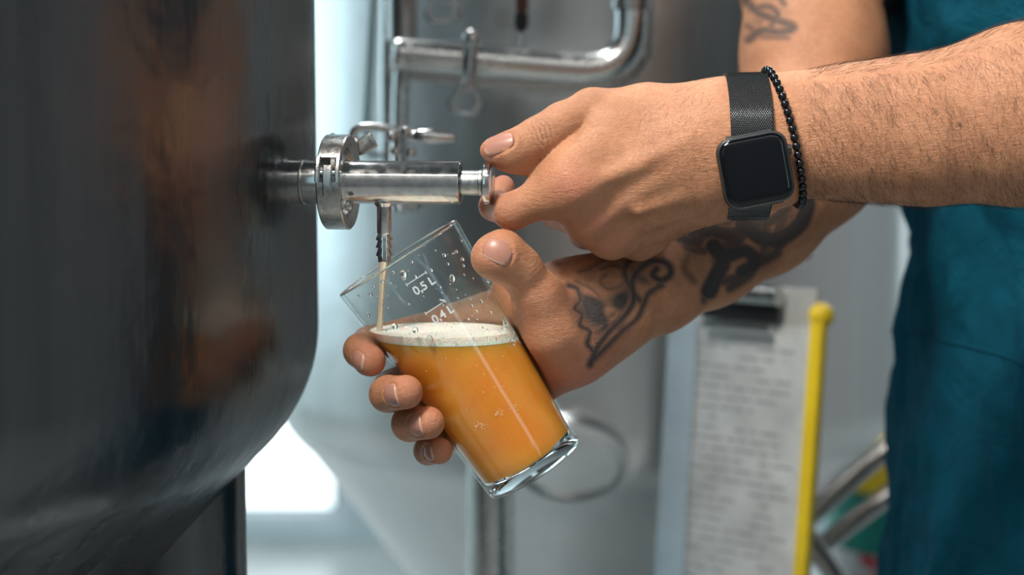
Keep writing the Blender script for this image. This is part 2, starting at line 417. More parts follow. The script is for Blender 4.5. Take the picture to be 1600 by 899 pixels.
# droplets
bm = bmesh.new(); bmesh.ops.create_uvsphere(bm, u_segments=12, v_segments=8, radius=1.0)
dme = bpy.data.meshes.new('water_droplet'); bm.to_mesh(dme); bm.free(); dme.polygons.foreach_set('use_smooth', [True]*len(dme.polygons)); dme.materials.append(M_water)
def pix_to_glass(px, py):
    rx, ry = (px-622)*MMPX, (py-402)*MMPX; s_, c_ = math.sin(ga), math.cos(ga)
    return rx*s_ + ry*c_, rx*c_ - ry*s_        # along, across
drops = [(710,427,2.0),(622,500,2.1),(654,505,1.9),(676,520,2.2),(637,420,2.6),(698,392,1.3),(680,413,1.2),(768,436,1.2),(696,461,1.0),(662,363,.9),
 (716,388,1.0),(725,400,1.3),(730,408,1.0),(636,425,1.2),(655,423,1.0),(583,453,1.3),(566,455,.9),(580,485,1.4),(554,488,.9),(576,499,.8),(754,465,1.0),(772,482,1.1),(757,503,.8),(795,508,.8),
 (742,362,.8),(702,358,.8),(688,366,1.0),(600,470,.8),(608,508,.9),(605,430,1.2),(590,440,1.0),(584,436,1.4),(622,416,1.0),(706,404,.9),(740,470,.8),(735,490,.7),(780,520,.7),(640,395,1.0),(650,400,.8),(750,478,.9)]
for i, (px, py, r) in enumerate(drops + [(random.uniform(560, 790), random.uniform(380, 530), random.uniform(.35, .7)) for _ in range(70)]):
    al_, ac_ = pix_to_glass(px, py)
    if al_ < 4*mm: continue
    rr = gr(al_/GH); s = max(-0.97, min(0.97, ac_/rr))
    if i >= len(drops) and abs(ac_/rr) > 0.95: continue
    inner_ = (i % 3 == 0)
    a = math.acos(s)
    p = gpt(a, al_, -WT if (inner_ and r < 1.5) else 0.0)
    if p.z < P(700, 538, -30).z: continue
    o = bpy.data.objects.new('water_droplet', dme); link(o, gt)
    n = (p - GR); n -= GA*n.dot(GA); n.normalize()
    mt = n.to_track_quat('Z', 'Y').to_matrix().to_4x4()
    o.matrix_basis = Matrix.Translation(p) @ mt @ Matrix.Diagonal((r*mm, r*mm*random.uniform(.9, 1.25), r*mm*0.55, 1))
# beer + foam
def beer_mat():
    k = NM('hazy_beer'); k.set(Roughness=0.25)
    vec = k.coord((1, 1, 1)); n = k.noise(vec, 22, 3, 0.5, 1.0)
    k.l(k.ramp(n, [(0.3, (0.82, 0.27, 0.020)), (0.7, (0.93, 0.40, 0.048))]), k.b.inputs['Base Color'])
    k.b.inputs['Subsurface Weight'].default_value = 0.9; k.b.inputs['Subsurface Radius'].default_value = (1.0, 0.42, 0.08)
    k.b.inputs['Subsurface Scale'].default_value = 0.022
    k.b.inputs['Specular IOR Level'].default_value = 0.25
    return k.m
M_beer = beer_mat()
kf = NM('foam'); kf.set(Base__Color=(0.92, 0.86, 0.74, 1), Roughness=0.5); kf.b.inputs['Subsurface Weight'].default_value = 0.6
kf.b.inputs['Subsurface Scale'].default_value = 0.004
vo = kf.add('ShaderNodeTexVoronoi', Scale=700.0); kf.l(kf.coord(), vo.inputs['Vector']); kf.l(kf.bump(vo.outputs['Distance'], 0.5, 0.0006), kf.b.inputs['Normal'])
M_foam = kf.m
zb = P(700, 546, -32).z; zf = zb + 5.2*mm
def fill_solid(z0, z1, e=0.12*mm):
    bm = bmesh.new(); pr = [(0, 2*mm)]
    for i in range(0, 25): h = 2*mm + (GH-BT-3*mm-2*mm)*i/24; pr.append((gr(h/GH)-WT-e, h))
    pr += [(ri-0.6*mm-e, GH-BT-1.2*mm-e), (ri-3*mm-e, GH-BT-e), (0, GH-BT+0.3*mm)]
    add_lathe(bm, pr, GR, GA, 96, fr=GF)
    for z, n in ((z1, 1), (z0, -1)):
        if z is None: continue
        gm = list(bm.verts)+list(bm.edges)+list(bm.faces)
        bmesh.ops.bisect_plane(bm, geom=gm, plane_co=(0,0,z), plane_no=(0,0,n), clear_outer=True)
        ed = [e_ for e_ in bm.edges if e_.is_boundary]
        bmesh.ops.holes_fill(bm, edges=ed, sides=0)
    return bm
bt = thing('beer', P(740, 640, 9), 'hazy amber beer with thin white head filling the tilted glass', 'beer')
bmobj('liquid', fill_solid(None, zb), M_beer, bt)
fo = bmobj('foam_head', fill_solid(zb+0.01*mm, zf), M_foam, bt)
# bubbles on the foam and clinging to the wall on the right
bm = bmesh.new()
def add_bub(c, r):
    bmesh.ops.create_icosphere(bm, subdivisions=1, radius=r, matrix=Matrix.Translation(c))
for i in range(150):
    a = random.uniform(0, 2*math.pi); s = random.random()**.5
    # point in the level disc of the foam
    cx = P(700, 530, 9).x; c = Vector((cx + math.cos(a)*s*47*mm, P(700,530,9).y + math.sin(a)*s*37*mm, zf))
    h = (c-GR).dot(GA); rad = (c-GR-GA*h).length
    if rad > gr(h/GH)-WT-1.2*mm: continue
    add_bub(c, random.uniform(.3, 1.0)*mm)
for i in range(170):
    px, py = 790+random.gauss(14, 9), random.uniform(488, 538); px = min(px, 828)
    if px - 790 < (538-py)*-0.1 or px < 770 + (540-py)*0.45: continue
    al_, ac_ = pix_to_glass(px, py); rr = gr(al_/GH)-WT; s = max(-0.985, min(0.985, ac_/rr)); a = math.acos(s)
    add_bub(GR + GA*al_ + (GX*math.cos(a)+GY*math.sin(a))*(rr-0.6*mm), random.uniform(.4, 1.1)*mm)
kq = NM('bubble_film'); kq.set(Base__Color=(0.95, 0.93, 0.88, 1), Roughness=0.35); kq.b.inputs['Alpha'].default_value = 0.5
bo = bmobj('foam_bubbles', bm, kq.m, bt); bo['kind'] = 'stuff'
# lacing specks on the inside of the glass
bm = bmesh.new()
def speck(cx, cy, n, sp):
    for _ in range(n):
        px, py = random.gauss(cx, sp), random.gauss(cy, sp*0.6)
        al_, ac_ = pix_to_glass(px, py)
        if al_ > GH-BT-2*mm: continue
        rr = gr(al_/GH)-WT; s = ac_/rr
        if abs(s) > .95: continue
        a = math.acos(s); c = GR + GA*al_ + (GX*math.cos(a)+GY*math.sin(a))*(rr-0.1*mm)
        bmesh.ops.create_icosphere(bm, subdivisions=1, radius=random.uniform(.15, .45)*mm, matrix=Matrix.Translation(c))
for cx, cy, n, s in ((752,655,40,6),(782,636,34,5),(806,628,14,4),(790,770,40,14),(830,748,40,14),(868,722,40,12),(740,560,14,30),(770,600,20,30)): speck(cx, cy, n, s)
lo = bmobj('foam_specks', bm, plain('lacing', (0.9, 0.6, 0.25), 0.5), bt); lo['kind'] = 'stuff'
ks = NM('pale_beer_stream'); ks.set(Base__Color=(0.85, 0.70, 0.50, 1), Roughness=0.12); ks.b.inputs['Transmission Weight'].default_value = 0.45
sy = so.y
pts = catmull([Vector((so.x, sy, P(598, 406, 9).z)), P(597.5, 440, 9), P(595, 480, 9), P(592.5, 530, 9)], 8)
tube('stream', pts, [3.1*mm - 1.3*mm*min(1, i/12) for i in range(len(pts))], ks.m, bt, 20)

# ------------------------------------------------------------------ the person: signed distance field -> one skin
UPn = np.array(UPV); FWn = np.array(FWD)
def W(px, py, d): return np.array(P(px, py, d)) * 1000.0
def rpx(r, d): return r * MMPX * 1000 * (D + d*1e-3) / D
def smin(a, b, k):
    h = np.maximum(k - np.abs(a-b), 0.0) / k
    return np.minimum(a, b) - h*h*k*0.25
def seg(p, a, b, ra, rb):
    ba = b-a; L = float(ba @ ba) + 1e-9
    h = np.clip(((p-a) @ ba)/L, 0, 1)
    q = p - a - h[:, None]*ba
    return np.sqrt((q*q).sum(1)) - (ra + (rb-ra)*h)
def eseg(p, a, b, ra, rb, n, qr):
    """round cone squashed by qr along n"""
    n = n/np.linalg.norm(n); f = 1/qr - 1
    def T(x): return x + np.outer((x-a) @ n, n)*f if x.ndim == 2 else x + n*(((x-a) @ n)*f)
    return seg(T(p), a, T(b), ra, rb) * (0.5+0.5*qr)
def J(px, py, d, r): return (W(px, py, d), rpx(r, d))

def surface_nets(fn, lo, hi, vs, band=6):
    """vs = voxel (mm). coarse pass picks the blocks the surface passes through"""
    lo = np.array(lo, float); B = 8
    nb = np.ceil((np.array(hi)-lo)/(vs*B)).astype(int)
    bi = np.stack(np.meshgrid(*[np.arange(n) for n in nb], indexing='ij'), -1).reshape(-1, 3)
    c = lo + (bi+0.5)*B*vs
    dc = np.concatenate([fn(c[i:i+200000]) for i in range(0, len(c), 200000)])
    F = np.repeat(np.repeat(np.repeat(dc.reshape(nb), B, 0), B, 1), B, 2).astype(np.float32)
    act = np.abs(dc) < B*vs*0.87*1.15 + 4.0
    off = np.stack(np.meshgrid(*[np.arange(B)]*3, indexing='ij'), -1).reshape(-1, 3)
    ab = bi[act]
    for i in range(0, len(ab), 400):
        idx = (ab[i:i+400, None, :]*B + off[None]).reshape(-1, 3)
        F[idx[:,0], idx[:,1], idx[:,2]] = fn(lo + idx*vs)
    S = F < 0
    cs = np.zeros(np.array(F.shape)-1, np.uint8)
    for dx in (0,1):
        for dy in (0,1):
            for dz in (0,1):
                cs += S[dx:S.shape[0]-1+dx, dy:S.shape[1]-1+dy, dz:S.shape[2]-1+dz]
    A = np.argwhere((cs > 0) & (cs < 8))
    cid = -np.ones(cs.shape, np.int64); cid[A[:,0], A[:,1], A[:,2]] = np.arange(len(A))
    cor = [(x, y, z) for x in (0,1) for y in (0,1) for z in (0,1)]
    val = {c_: F[A[:,0]+c_[0], A[:,1]+c_[1], A[:,2]+c_[2]] for c_ in cor}
    acc = np.zeros((len(A), 3)); cnt = np.zeros(len(A))
    for c0 in cor:
        for ax in range(3):
            if c0[ax] == 1: continue
            c1 = list(c0); c1[ax] = 1; c1 = tuple(c1)
            a, b = val[c0], val[c1]; m = (a < 0) != (b < 0)
            t_ = np.where(m, a/(np.where(m, a-b, 1)), 0)
            pos = np.tile(np.array(c0, float), (len(A), 1)); pos[:, ax] += t_
            acc[m] += pos[m]; cnt[m] += 1
    Vt = lo + (A + acc/np.maximum(cnt, 1)[:, None])*vs
    quads = []
    for ax in range(3):
        o1, o2 = [(1,2), (2,0), (0,1)][ax]
        sl0 = [slice(None)]*3; sl1 = [slice(None)]*3; sl0[ax] = slice(0, -1); sl1[ax] = slice(1, None)
        E = S[tuple(sl0)] != S[tuple(sl1)]
        I = np.argwhere(E)
        I = I[(I[:, o1] > 0) & (I[:, o2] > 0) & (I[:, o1] < cs.shape[o1]) & (I[:, o2] < cs.shape[o2]) & (I[:, ax] < cs.shape[ax])]
        def cell(d1, d2):
            q_ = I.copy(); q_[:, o1] -= d1; q_[:, o2] -= d2; return cid[q_[:,0], q_[:,1], q_[:,2]]
        Q = np.stack([cell(0,0), cell(1,0), cell(1,1), cell(0,1)], 1)
        ins = S[I[:,0], I[:,1], I[:,2]]
        Q[~ins] = Q[~ins][:, ::-1]
        Q = Q[(Q >= 0).all(1)]; quads.append(Q)
    return Vt, np.concatenate(quads)[:, ::-1] if False else np.concatenate(quads)
def relax(Vt, Q, it, lam=0.5):
    n = len(Vt)
    e = np.concatenate([Q[:, [0,1]], Q[:, [1,2]], Q[:, [2,3]], Q[:, [3,0]]])
    for k_ in range(it):
        s = np.zeros((n, 3)); c = np.zeros(n)
        for ax in range(3):
            s[:, ax] = np.bincount(e[:,0], Vt[e[:,1], ax], n) + np.bincount(e[:,1], Vt[e[:,0], ax], n)
        c = np.bincount(e[:,0], minlength=n) + np.bincount(e[:,1], minlength=n)
        Vt = Vt + (s/np.maximum(c, 1)[:, None] - Vt)*(lam if k_ % 2 == 0 else -lam*0.98 if it > 2 else lam)
    return Vt

WR = {'on': False, 'v': 0}
class Nail:
    """nail plate on a fingertip: centre, t = direction to the tip, n = outward normal, half width, half length, curvature radius (mm)"""
    def __init__(s, c, tdir, ndir, hw, hl, rc):
        s.c = np.array(c, float); s.t = np.array(tdir, float); s.t /= np.linalg.norm(s.t)
        n = np.array(ndir, float); n -= s.t*(n @ s.t); s.n = n/np.linalg.norm(n); s.s = np.cross(s.t, s.n)
        s.hw, s.hl, s.rc = hw, hl, rc
    def press(s, p):
        q = p - s.c; u = (q @ s.t)/s.hl; w_ = (q @ s.s)/s.hw; h = q @ s.n
        rr = (np.abs(u)**2.6 + np.abs(w_)**2.6)**(1/2.6)
        near = (h > -5) & (h < 5)
        groove = np.exp(-((rr-1.05)/0.10)**2)*np.where(u > 0.75, 0.35, 1.0)
        inside = np.clip((1.06-rr)/0.08, 0, 1)
        return near*(0.75*groove + 0.35*inside - 0.30*np.exp(-((rr-1.28)/0.14)**2)*(u < 0.5))
def wrinkle(p, c, tdir, ndir, lam, sig, lat, amp):
    t_ = np.array(tdir, float); t_ /= np.linalg.norm(t_); n = np.array(ndir, float); n /= np.linalg.norm(n)
    q = p - c; u = q @ t_; s_ = q @ np.cross(t_, n); h = q @ n
    bend = u + 0.035*s_*s_*np.sign(u)*0.6 + 0.45*np.sin(s_*0.55+1.0)+0.25*np.sin(s_*1.7)
    wv = np.exp(-(u/sig)**2 - (s_/lat)**2)*(0.5+0.5*np.cos(2*math.pi*bend/lam))**2.2*(h > -1)
    WR['v'] = np.maximum(WR['v'], wv*amp) if WR['on'] else 0
    return amp*wv

# ---------- near (left) arm and hand: points are (px, py, depth mm, radius px)
CAMn = -FWn
LT = [J(767,235,-3,17), J(800,236,-3,29), J(843,217,0,32), J(880,196,5,33), J(925,175,12,34), J(1010,180,17,46), J(1085,200,14,52)]
LI = [J(892,290,-8,42), J(850,308,-4,33), J(800,331,0,28), J(772,322,22,22), J(786,292,36,18)]
LM = [J(918,343,6,32), J(872,330,42,27), J(905,300,60,23), J(935,300,50,20)]
LR = [J(953,370,18,29), J(915,362,54,26), J(945,325,68,22), J(970,325,56,19)]
LP = [J(1000,372,36,27), J(970,365,66,23), J(985,330,74,20), J(1005,330,62,17)]
def chain(p, js, k=4.0, a=0):
    d = None
    for (p0, r0), (p1, r1) in zip(js[a:-1], js[a+1:]):
        s_ = seg(p, p0, p1, r0, r1); d = s_ if d is None else smin(d, s_, k)
    return d
fore = [(1140,228,6,82,.62), (1185,221,6,80,.66), (1250,210,6,86,.70), (1350,206,4,98,.76), (1450,203,2,109,.80), (1600,180,0,134,.84), (1760,160,0,150,.86), (1900,140,10,140,.9)]
Nth = Nail(W(779,231,-3)+CAMn*9.3+np.array([0,0,3.2]), W(755,236,-3)-W(800,231,-3), CAMn+np.array([-.1,0,.42]), 6.6, 9.0, 12)
shoulderL = np.array([545., 100., 1480.]); elbowL = W(1900,140,10)
def f_near(p):
    palm = None
    mets = [(J(892,290,-6,40), J(1125,205,2,54)), (J(920,340,8,34), J(1130,228,4,56)), (J(955,368,20,29), J(1130,252,8,56)), (J(1000,370,36,27), J(1130,262,16,46))]
    for a, b in mets:
        s_ = eseg(p, a[0], b[0], a[1], b[1], CAMn, 0.80); palm = s_ if palm is None else smin(palm, s_, 25)
    palm = smin(palm, eseg(p, W(960,235,8), W(1060,215,8), rpx(58,8), rpx(66,8), CAMn, 0.62), 14)
    palm = smin(palm, eseg(p, W(893,262,-5), W(958,205,0), rpx(34,0), rpx(33,0), CAMn, .85), 12)
    palm = smin(palm, eseg(p, W(868,285,-2), W(905,262,-2), rpx(28,0), rpx(34,0), CAMn, .9), 12)
    # heel of the palm on the far side
    palm = smin(palm, seg(p, W(1010,290,32), W(1100,270,26), 15, 16), 14)
    # knuckle heads
    for (x, y, d_, r) in ((893,294,-8,34), (921,346,2,29), (957,374,15,26), (1001,380,32,23)):
        palm = smin(palm, seg(p, W(x,y,d_), W(x+14,y-4,d_+1), rpx(r,d_), rpx(r-4,d_)), 9)
    # tendons and veins, raised a little
    for (a, b, r) in (((905,296,-19),(1080,222,-14),2.2), ((935,345,-7),(1090,240,-12),2.1), ((968,372,7),(1095,262,-7),1.8),
                      ((1000,330,-9),(1100,292,-5),1.2), ((1010,350,-1),(1110,312,4),1.2)):
        palm = smin(palm, seg(p, W(*a), W(*b), r, r), 9)
    arm = None
    for a, b in zip(fore[:-1], fore[1:]):
        pa, pb = W(*a[:3]), W(*b[:3])
        s_ = eseg(p, pa, pb, rpx(a[3], a[2]), rpx(b[3], b[2]), CAMn, (a[4]+b[4])/2); arm = s_ if arm is None else smin(arm, s_, 16)
    arm = smin(arm, seg(p, elbowL + np.array([0,0,4.]), elbowL + (np.array([545.,100.,1450.])-elbowL)*0.30, 52, 47), 22)
    # ulna head bump
    arm = smin(arm, seg(p, W(1195,285,0), W(1215,283,0), 9, 9), 14)
    base = smin(palm, arm, 26)
    th = chain(p, LT, 7)
    # pad of the thumb, and ball joint
    th = smin(th, eseg(p, W(790,240,-1), W(815,246,-1), rpx(24,0), rpx(25,0), CAMn, .9), 5)
    web = smin(base, chain(p, LT[4:], 7), 13)
    out = smin(web, th, 0.9)
    for c_, kr in ((LI, 11), (LM, 8), (LR, 8), (LP, 8)):
        s0 = seg(p, c_[0][0], c_[1][0], c_[0][1], c_[1][1])
        out = np.minimum(smin(out, s0, kr) if c_ is LI else smin(out, s0, 4.0), 1e9)
        out = smin(out, chain(p, c_, 4.0), 1.4)
    out = out + Nth.press(p)
    out = out + wrinkle(p, W(845,222,-1), W(800,236,-3)-W(880,200,2), CAMn+np.array([0,0,.5]), 3.0, 7.0, 10, 1.0)
    out = out + wrinkle(p, W(893,290,-8), W(850,310,-4)-W(920,280,-8), CAMn, 3.2, 8.0, 11, 0.3)
    out = out + wrinkle(p, W(800,331,0), W(772,322,22)-W(850,308,-4), CAMn+np.array([-.6,0,-.6]), 3.0, 5.0, 9, 0.35)
    return out
V1, Q1 = surface_nets(f_near, W(735,440,-75), W(2090,-60,-75)+np.array([0, 190, 0]), 0.85)

# ---------- far (right) arm and the hand round the glass
RTm = [J(773,400,-11,33), J(784,398,-9,36), J(812,420,-3,33), J(840,462,6,36), J(862,515,16,44), J(885,555,28,44)]
RI = [J(578,564,-1,25), J(564,548,18,26), J(578,538,46,27), J(700,508,68,28)]
RM = [J(634,613,-25,27), J(606,616,-3,27.5), J(612,606,38,27), J(725,560,70,29)]
RR = [J(669,661,-18,26), J(640,662,4,27), J(645,650,38,26), J(750,610,64,28)]
RP = [J(686,705,1,21), J(669,704,20,21.5), J(680,692,40,22), J(775,650,56,26)]
GRn = np.array(GR)*1000; GAn = np.array(GA)
def nail_on(tip, prev, nd, hw, hl, adv, rise):
    tv = tip[0]-prev[0]; tv /= np.linalg.norm(tv); n = np.array(nd, float); n -= tv*(n @ tv); n /= np.linalg.norm(n)
    return Nail(tip[0] + tv*adv + n*(tip[1]-rise), tv, n, hw, hl, tip[1])
NRi = nail_on(RI[0], RI[1], CAMn*1.0+np.array([-.55,0,-.15]), 5.4, 6.6, 0.5, 1.0)
NRm = nail_on(RM[0], RM[1], CAMn*1.0+np.array([-.15,0,-.05]), 6.6, 7.2, -2.2, 0.6)
NRr = nail_on(RR[0], RR[1], CAMn*1.0+np.array([-.2,0,-.05]), 6.3, 7.0, -1.2, 0.6)
NRp = nail_on(RP[0], RP[1], CAMn*1.0+np.array([-.4,0,-.1]), 4.6, 5.2, -.3, 0.6)
tt = np.array([-.42, -.45, -.80])
NRt = Nail(W(776,400,-11)+CAMn*11.6+np.array([.5,0,3.0]), tt, CAMn+np.array([-.10,0,.50]), 8.6, 6.6, 13)
NR = [NRi, NRm, NRr, NRp, NRt]
foreR = [(905,500,34,70,.72), (950,478,50,72,.72), (1020,440,78,76,.8), (1100,388,110,88,.85), (1180,325,140,104,.9), (1262,245,170,112,.92)]
upR = [(1262,245,170,100), (1272,90,215,106), (1270,-60,255,112), (1330,-330,330,110)]
def glass_d(p):
    q = p - GRn; h = q @ GAn; r = np.sqrt(np.maximum((q*q).sum(1) - h*h, 0))
    rg = R0*1000 + (R1-R0)*1000*h/(GH*1000)
    return np.maximum(r - rg, np.maximum(-h, h-GH*1000))
def f_far(p):
    arm = None
    nrm = np.array([0.35, -0.85, 0.35]); nrm /= np.linalg.norm(nrm)
    for a, b in zip(foreR[:-1], foreR[1:]):
        s_ = eseg(p, W(*a[:3]), W(*b[:3]), rpx(a[3], a[2]), rpx(b[3], b[2]), nrm, (a[4]+b[4])/2); arm = s_ if arm is None else smin(arm, s_, 14)
    for a, b in zip(upR[:-1], upR[1:]):
        arm = smin(arm, seg(p, W(*a[:3]), W(*b[:3]), rpx(a[3], a[2]), rpx(b[3], b[2])), 20)
    palm = None
    for a, b, r in ((RI[-1], (880,470,46), 22), (RM[-1], (890,495,46), 24), (RR[-1], (890,520,46), 24), (RP[-1], (885,545,42), 22)):
        s_ = seg(p, a[0], W(*b), a[1]+1, r); palm = s_ if palm is None else smin(palm, s_, 12)
    palm = smin(palm, seg(p, W(820,585,42), W(885,560,34), 13, 16), 12)      # hypothenar
    palm = smin(palm, seg(p, W(848,505,26), W(880,535,30), 17, 18), 10)      # thenar
    palm = smin(palm, seg(p, W(790,450,40), W(850,460,34), 8, 13), 14)       # web
    base = smin(palm, arm, 22)
    th = chain(p, RTm, 6)
    th = smin(th, seg(p, W(762,406,-9), W(785,412,-7), rpx(20,0), rpx(26,0)), 8)
    out = smin(smin(base, seg(p, RTm[3][0], RTm[4][0], RTm[3][1], RTm[4][1]), 12), th, 5)
    for c_ in (RI, RM, RR, RP):
        s0 = seg(p, c_[-1][0], c_[-2][0], c_[-1][1], c_[-2][1])
        out = smin(out, s0, 5.0)
    for c_ in (RI, RM, RR, RP):
        out = smin(out, chain(p, c_, 4.0), 0.9)
    out = -smin(-out, glass_d(p) - 0.15, 0.6)                     # pads flatten against the glass
    for n_ in NR: out = out + n_.press(p)
    for c_, nd in ((RI, [-.7,-.7,0]), (RM, [-.6,-.8,0]), (RR, [-.6,-.8,0]), (RP, [-.7,-.7,0])):
        out = out + wrinkle(p, c_[1][0], c_[0][0]-c_[1][0], np.array(nd, float), 2.8, 3.6, 8, 0.5)
    out = out + wrinkle(p, RTm[2][0], RTm[1][0]-RTm[3][0], np.array([0.5,-.6,.6]), 3.0, 6, 9, 0.6)
    return out
V2, Q2 = surface_nets(f_far, [W(520,700,0)[0], -85, W(700,760,0)[2]], [W(1420,0,330)[0], 420, W(1300,-60,250)[2]], 1.05)

# ---------- trunk, left upper arm, legs (coarse; hidden under clothes)
TRC = np.array([459., 255.])                       # trunk centre in plan (mm)
fa = R(28); fdir = np.array([-math.cos(fa), -math.sin(fa), 0.]); rdir = np.array([-math.sin(fa), math.cos(fa), 0.])
def bodyp(r_, f_, z): return np.array([TRC[0], TRC[1], 0.]) + rdir*r_ + fdir*f_ + np.array([0, 0, z])
def f_trunk(p):
    d = None
    tor = [(980,158,.68),(1120,141,.72),(1260,156,.68),(1400,168,.58),(1460,112,.66)]
    for a, b in zip(tor[:-1], tor[1:]):
        s_ = eseg(p, bodyp(0,0,a[0]), bodyp(0,0,b[0]), a[1], b[1], fdir, (a[2]+b[2])/2); d = s_ if d is None else smin(d, s_, 40)
    d = smin(d, seg(p, bodyp(0,0,1480), bodyp(0,20,1590), 62, 56), 40)
    for s_ in (-1, 1):
        d = smin(d, seg(p, bodyp(s_*90,0,950), bodyp(s_*100,8,520), 86, 58), 40)
        d = smin(d, seg(p, bodyp(s_*100,8,520), bodyp(s_*105,-12,95), 56, 38), 20)
        d = smin(d, seg(p, bodyp(s_*105,-12,55), bodyp(s_*115,120,30), 36, 26), 20)
    shL = bodyp(-190, 0, 1450); shR = bodyp(190, 0, 1450)
    d = smin(d, seg(p, shL, elbowL + (shL-elbowL)*0.06, 58, 46), 40)
    d = smin(d, seg(p, shR, W(1282,-15,238), 57, 45), 40)
    # neck and head
    hc = bodyp(0, 35, 1700)
    d = smin(d, eseg(p, hc + np.array([0,0,30.]), hc + np.array([0,0,-50.]) + fdir*12, 84, 60, rdir, .9), 25)
    d = smin(d, seg(p, bodyp(0,125,1690), bodyp(0,142,1668), 7, 11), 12)
    for s_ in (-1, 1): d = smin(d, eseg(p, bodyp(s_*76,25,1705), bodyp(s_*78,28,1675), 17, 12, rdir, .4), 5)
    return d
V3, Q3 = surface_nets(f_trunk, [150, -60, -5], [760, 560, 1830], 7.0)

V1 = relax(V1, Q1, 1, 0.5); V2 = relax(V2, Q2, 1, 0.5); V3 = relax(V3, Q3, 2, 0.5)
Vall = np.concatenate([V1, V2, V3]); Qall = np.concatenate([Q1, Q2+len(V1), Q3+len(V1)+len(V2)])
N1, N2 = len(V1), len(V2)

def project(Vm):
    rel = Vm/1000.0 - np.array(CAMP); dep = rel @ FWn; k = MMPX*dep/D
    return 800 + rel[:, 0]/k, 449.5 - (rel @ UPn)/k, (dep-D)*1000
# redness of joints and fingertips
red = np.zeros(len(Vall))
def blush(c, r, a, sl): red[sl] = np.maximum(red[sl], a*np.exp(-((Vall[sl]-c)**2).sum(1)/(r*r)))
s1 = slice(0, N1); s2 = slice(N1, N1+N2)
for c, r, a in ((LT[0][0],13,.8),(LT[2][0],12,.35),(W(893,292,-25),14,.7),(W(935,352,-12),14,.65),(W(962,382,0),14,.7),(LI[3][0],12,.8),(LI[4][0],11,1.),(LI[2][0],13,.4),(LT[1][0],10,.5)): blush(c, r, a, s1)
for js in (RI, RM, RR, RP): blush(js[0][0], 12, .85, s2); blush(js[1][0], 8, .35, s2)
blush(RTm[0][0], 16, .55, s2); blush(W(890,590,30), 30, .9, s2); blush(W(870,540,20), 26, .5, s2); blush(W(845,470,5), 20, .35, s2)
fold = np.zeros(len(Vall)); WR['on'] = True
WR['v'] = np.zeros(N1); f_near(V1); fold[s1] = WR['v']
WR['v'] = np.zeros(N2); f_far(V2); fold[s2] = WR['v']
WR['on'] = False
print('fold max', fold.max(), (fold > .2).sum())
# tattoo strokes of the right arm (ink in the skin), laid out on the unrolled forearm
ink_crease = np.zeros(len(Vall)); Vx, Vy, Vd = project(V2)
def stroke(pts, w_, dark=1.0):
    pts = [Vector((x, y, 0)) for x, y in pts]; c = catmull(pts, 6); m = np.full(N2, 1e9)
    for a, b in zip(c[:-1], c[1:]):
        bx_, by_ = b.x-a.x, b.y-a.y; L = bx_*bx_+by_*by_+1e-9
        h = np.clip(((Vx-a.x)*bx_+(Vy-a.y)*by_)/L, 0, 1)
        m = np.minimum(m, np.hypot(Vx-a.x-h*bx_, Vy-a.y-h*by_))
    return dark*np.clip((w_*1.0-m)/8.0+0.5, 0, 1)
reg = Vx > 872
tin = np.zeros(N2)
for pts, w_, dk in [
    ([(922,570),(935,540),(955,515),(975,495),(990,470),(988,440),(1000,420),(1020,408),(1042,412),(1048,428),(1034,438),(1020,430),(1026,420)], 6, 1.0),
    ([(925,565),(945,545),(970,520),(995,498),(1004,480),(1014,458),(1034,446)], 5, .95),
    ([(1000,470),(985,450),(976,425),(984,408),(1000,396),(1020,388)], 6, .9),
    ([(888,446),(902,452),(906,470),(898,482),(910,492),(906,508),(922,518),(918,536),(926,548)], 5, 1.0),
    ([(900,440),(925,452),(938,470),(932,490)], 3.5, .8), ([(940,420),(960,415),(975,425),(972,445),(950,452),(938,440),(946,430)], 3.5, .8),
    ([(905,425),(925,418),(945,405),(965,400)], 4, .7), ([(950,470),(968,462),(975,480),(962,500),(945,512)], 4, .85),
    ([(1010,395),(1030,390),(1040,378)], 5, .9), ([(930,520),(945,500),(960,490)], 5, .8), ([(1030,440),(1022,455),(1010,462)], 4, .9),
    ([(1058,368),(1080,378),(1085,360),(1105,365)], 9, .95), ([(1095,350),(1130,365),(1165,360),(1190,345)], 12, .95),
    ([(1105,440),(1100,470)], 6, .8), ([(1115,385),(1130,405),(1120,430),(1108,455)], 14, 1.0), ([(1140,400),(1165,392),(1180,410),(1160,425)], 12, 1.0),
    ([(1160,350),(1190,372),(1220,372),(1250,350),(1262,320)], 14, 1.0), ([(1100,340),(1125,328),(1150,330)], 5, .8), ([(1250,300),(1258,330),(1240,360),(1215,385)], 10, .95),
    ([(1165,320),(1190,330),(1215,350)], 4, .7), ([(1180,300),(1210,318),(1236,340)], 6, .8), ([(1190,400),(1170,430),(1140,450)], 8, .9),
    ([(1060,350),(1075,385),(1100,392)], 8, .8), ([(1090,380),(1110,350),(1140,345)], 9, .9), ([(1150,380),(1175,350),(1205,345),(1230,325)], 10, .95), ([(1120,440),(1150,435),(1180,415),(1215,395)], 9, .9), ([(1140,300),(1165,312),(1190,305),(1215,318)], 7, .85), ([(1200,300),(1225,335),(1215,360)], 9, .9), ([(1075,400),(1070,420),(1085,440)], 6, .6),
    ([(1165,0),(1185,20),(1210,30),(1240,42),(1220,50),(1190,48),(1170,62)], 7, .85), ([(1175,15),(1200,10),(1215,22),(1205,40)], 6, .8), ([(1180,-10),(1215,-5),(1225,6)], 5, .8),
    ([(1168,40),(1190,56),(1230,58)], 5, .7)]:
    tin = np.maximum(tin, stroke(pts, w_, dk))
def vnoise(pts, sc): return np.array([noise.noise(Vector(q_)*sc) for q_ in pts])
sel = np.where(reg)[0]
n1 = np.zeros(N2); n1[sel] = vnoise(V2[sel]/1000.0, 70)
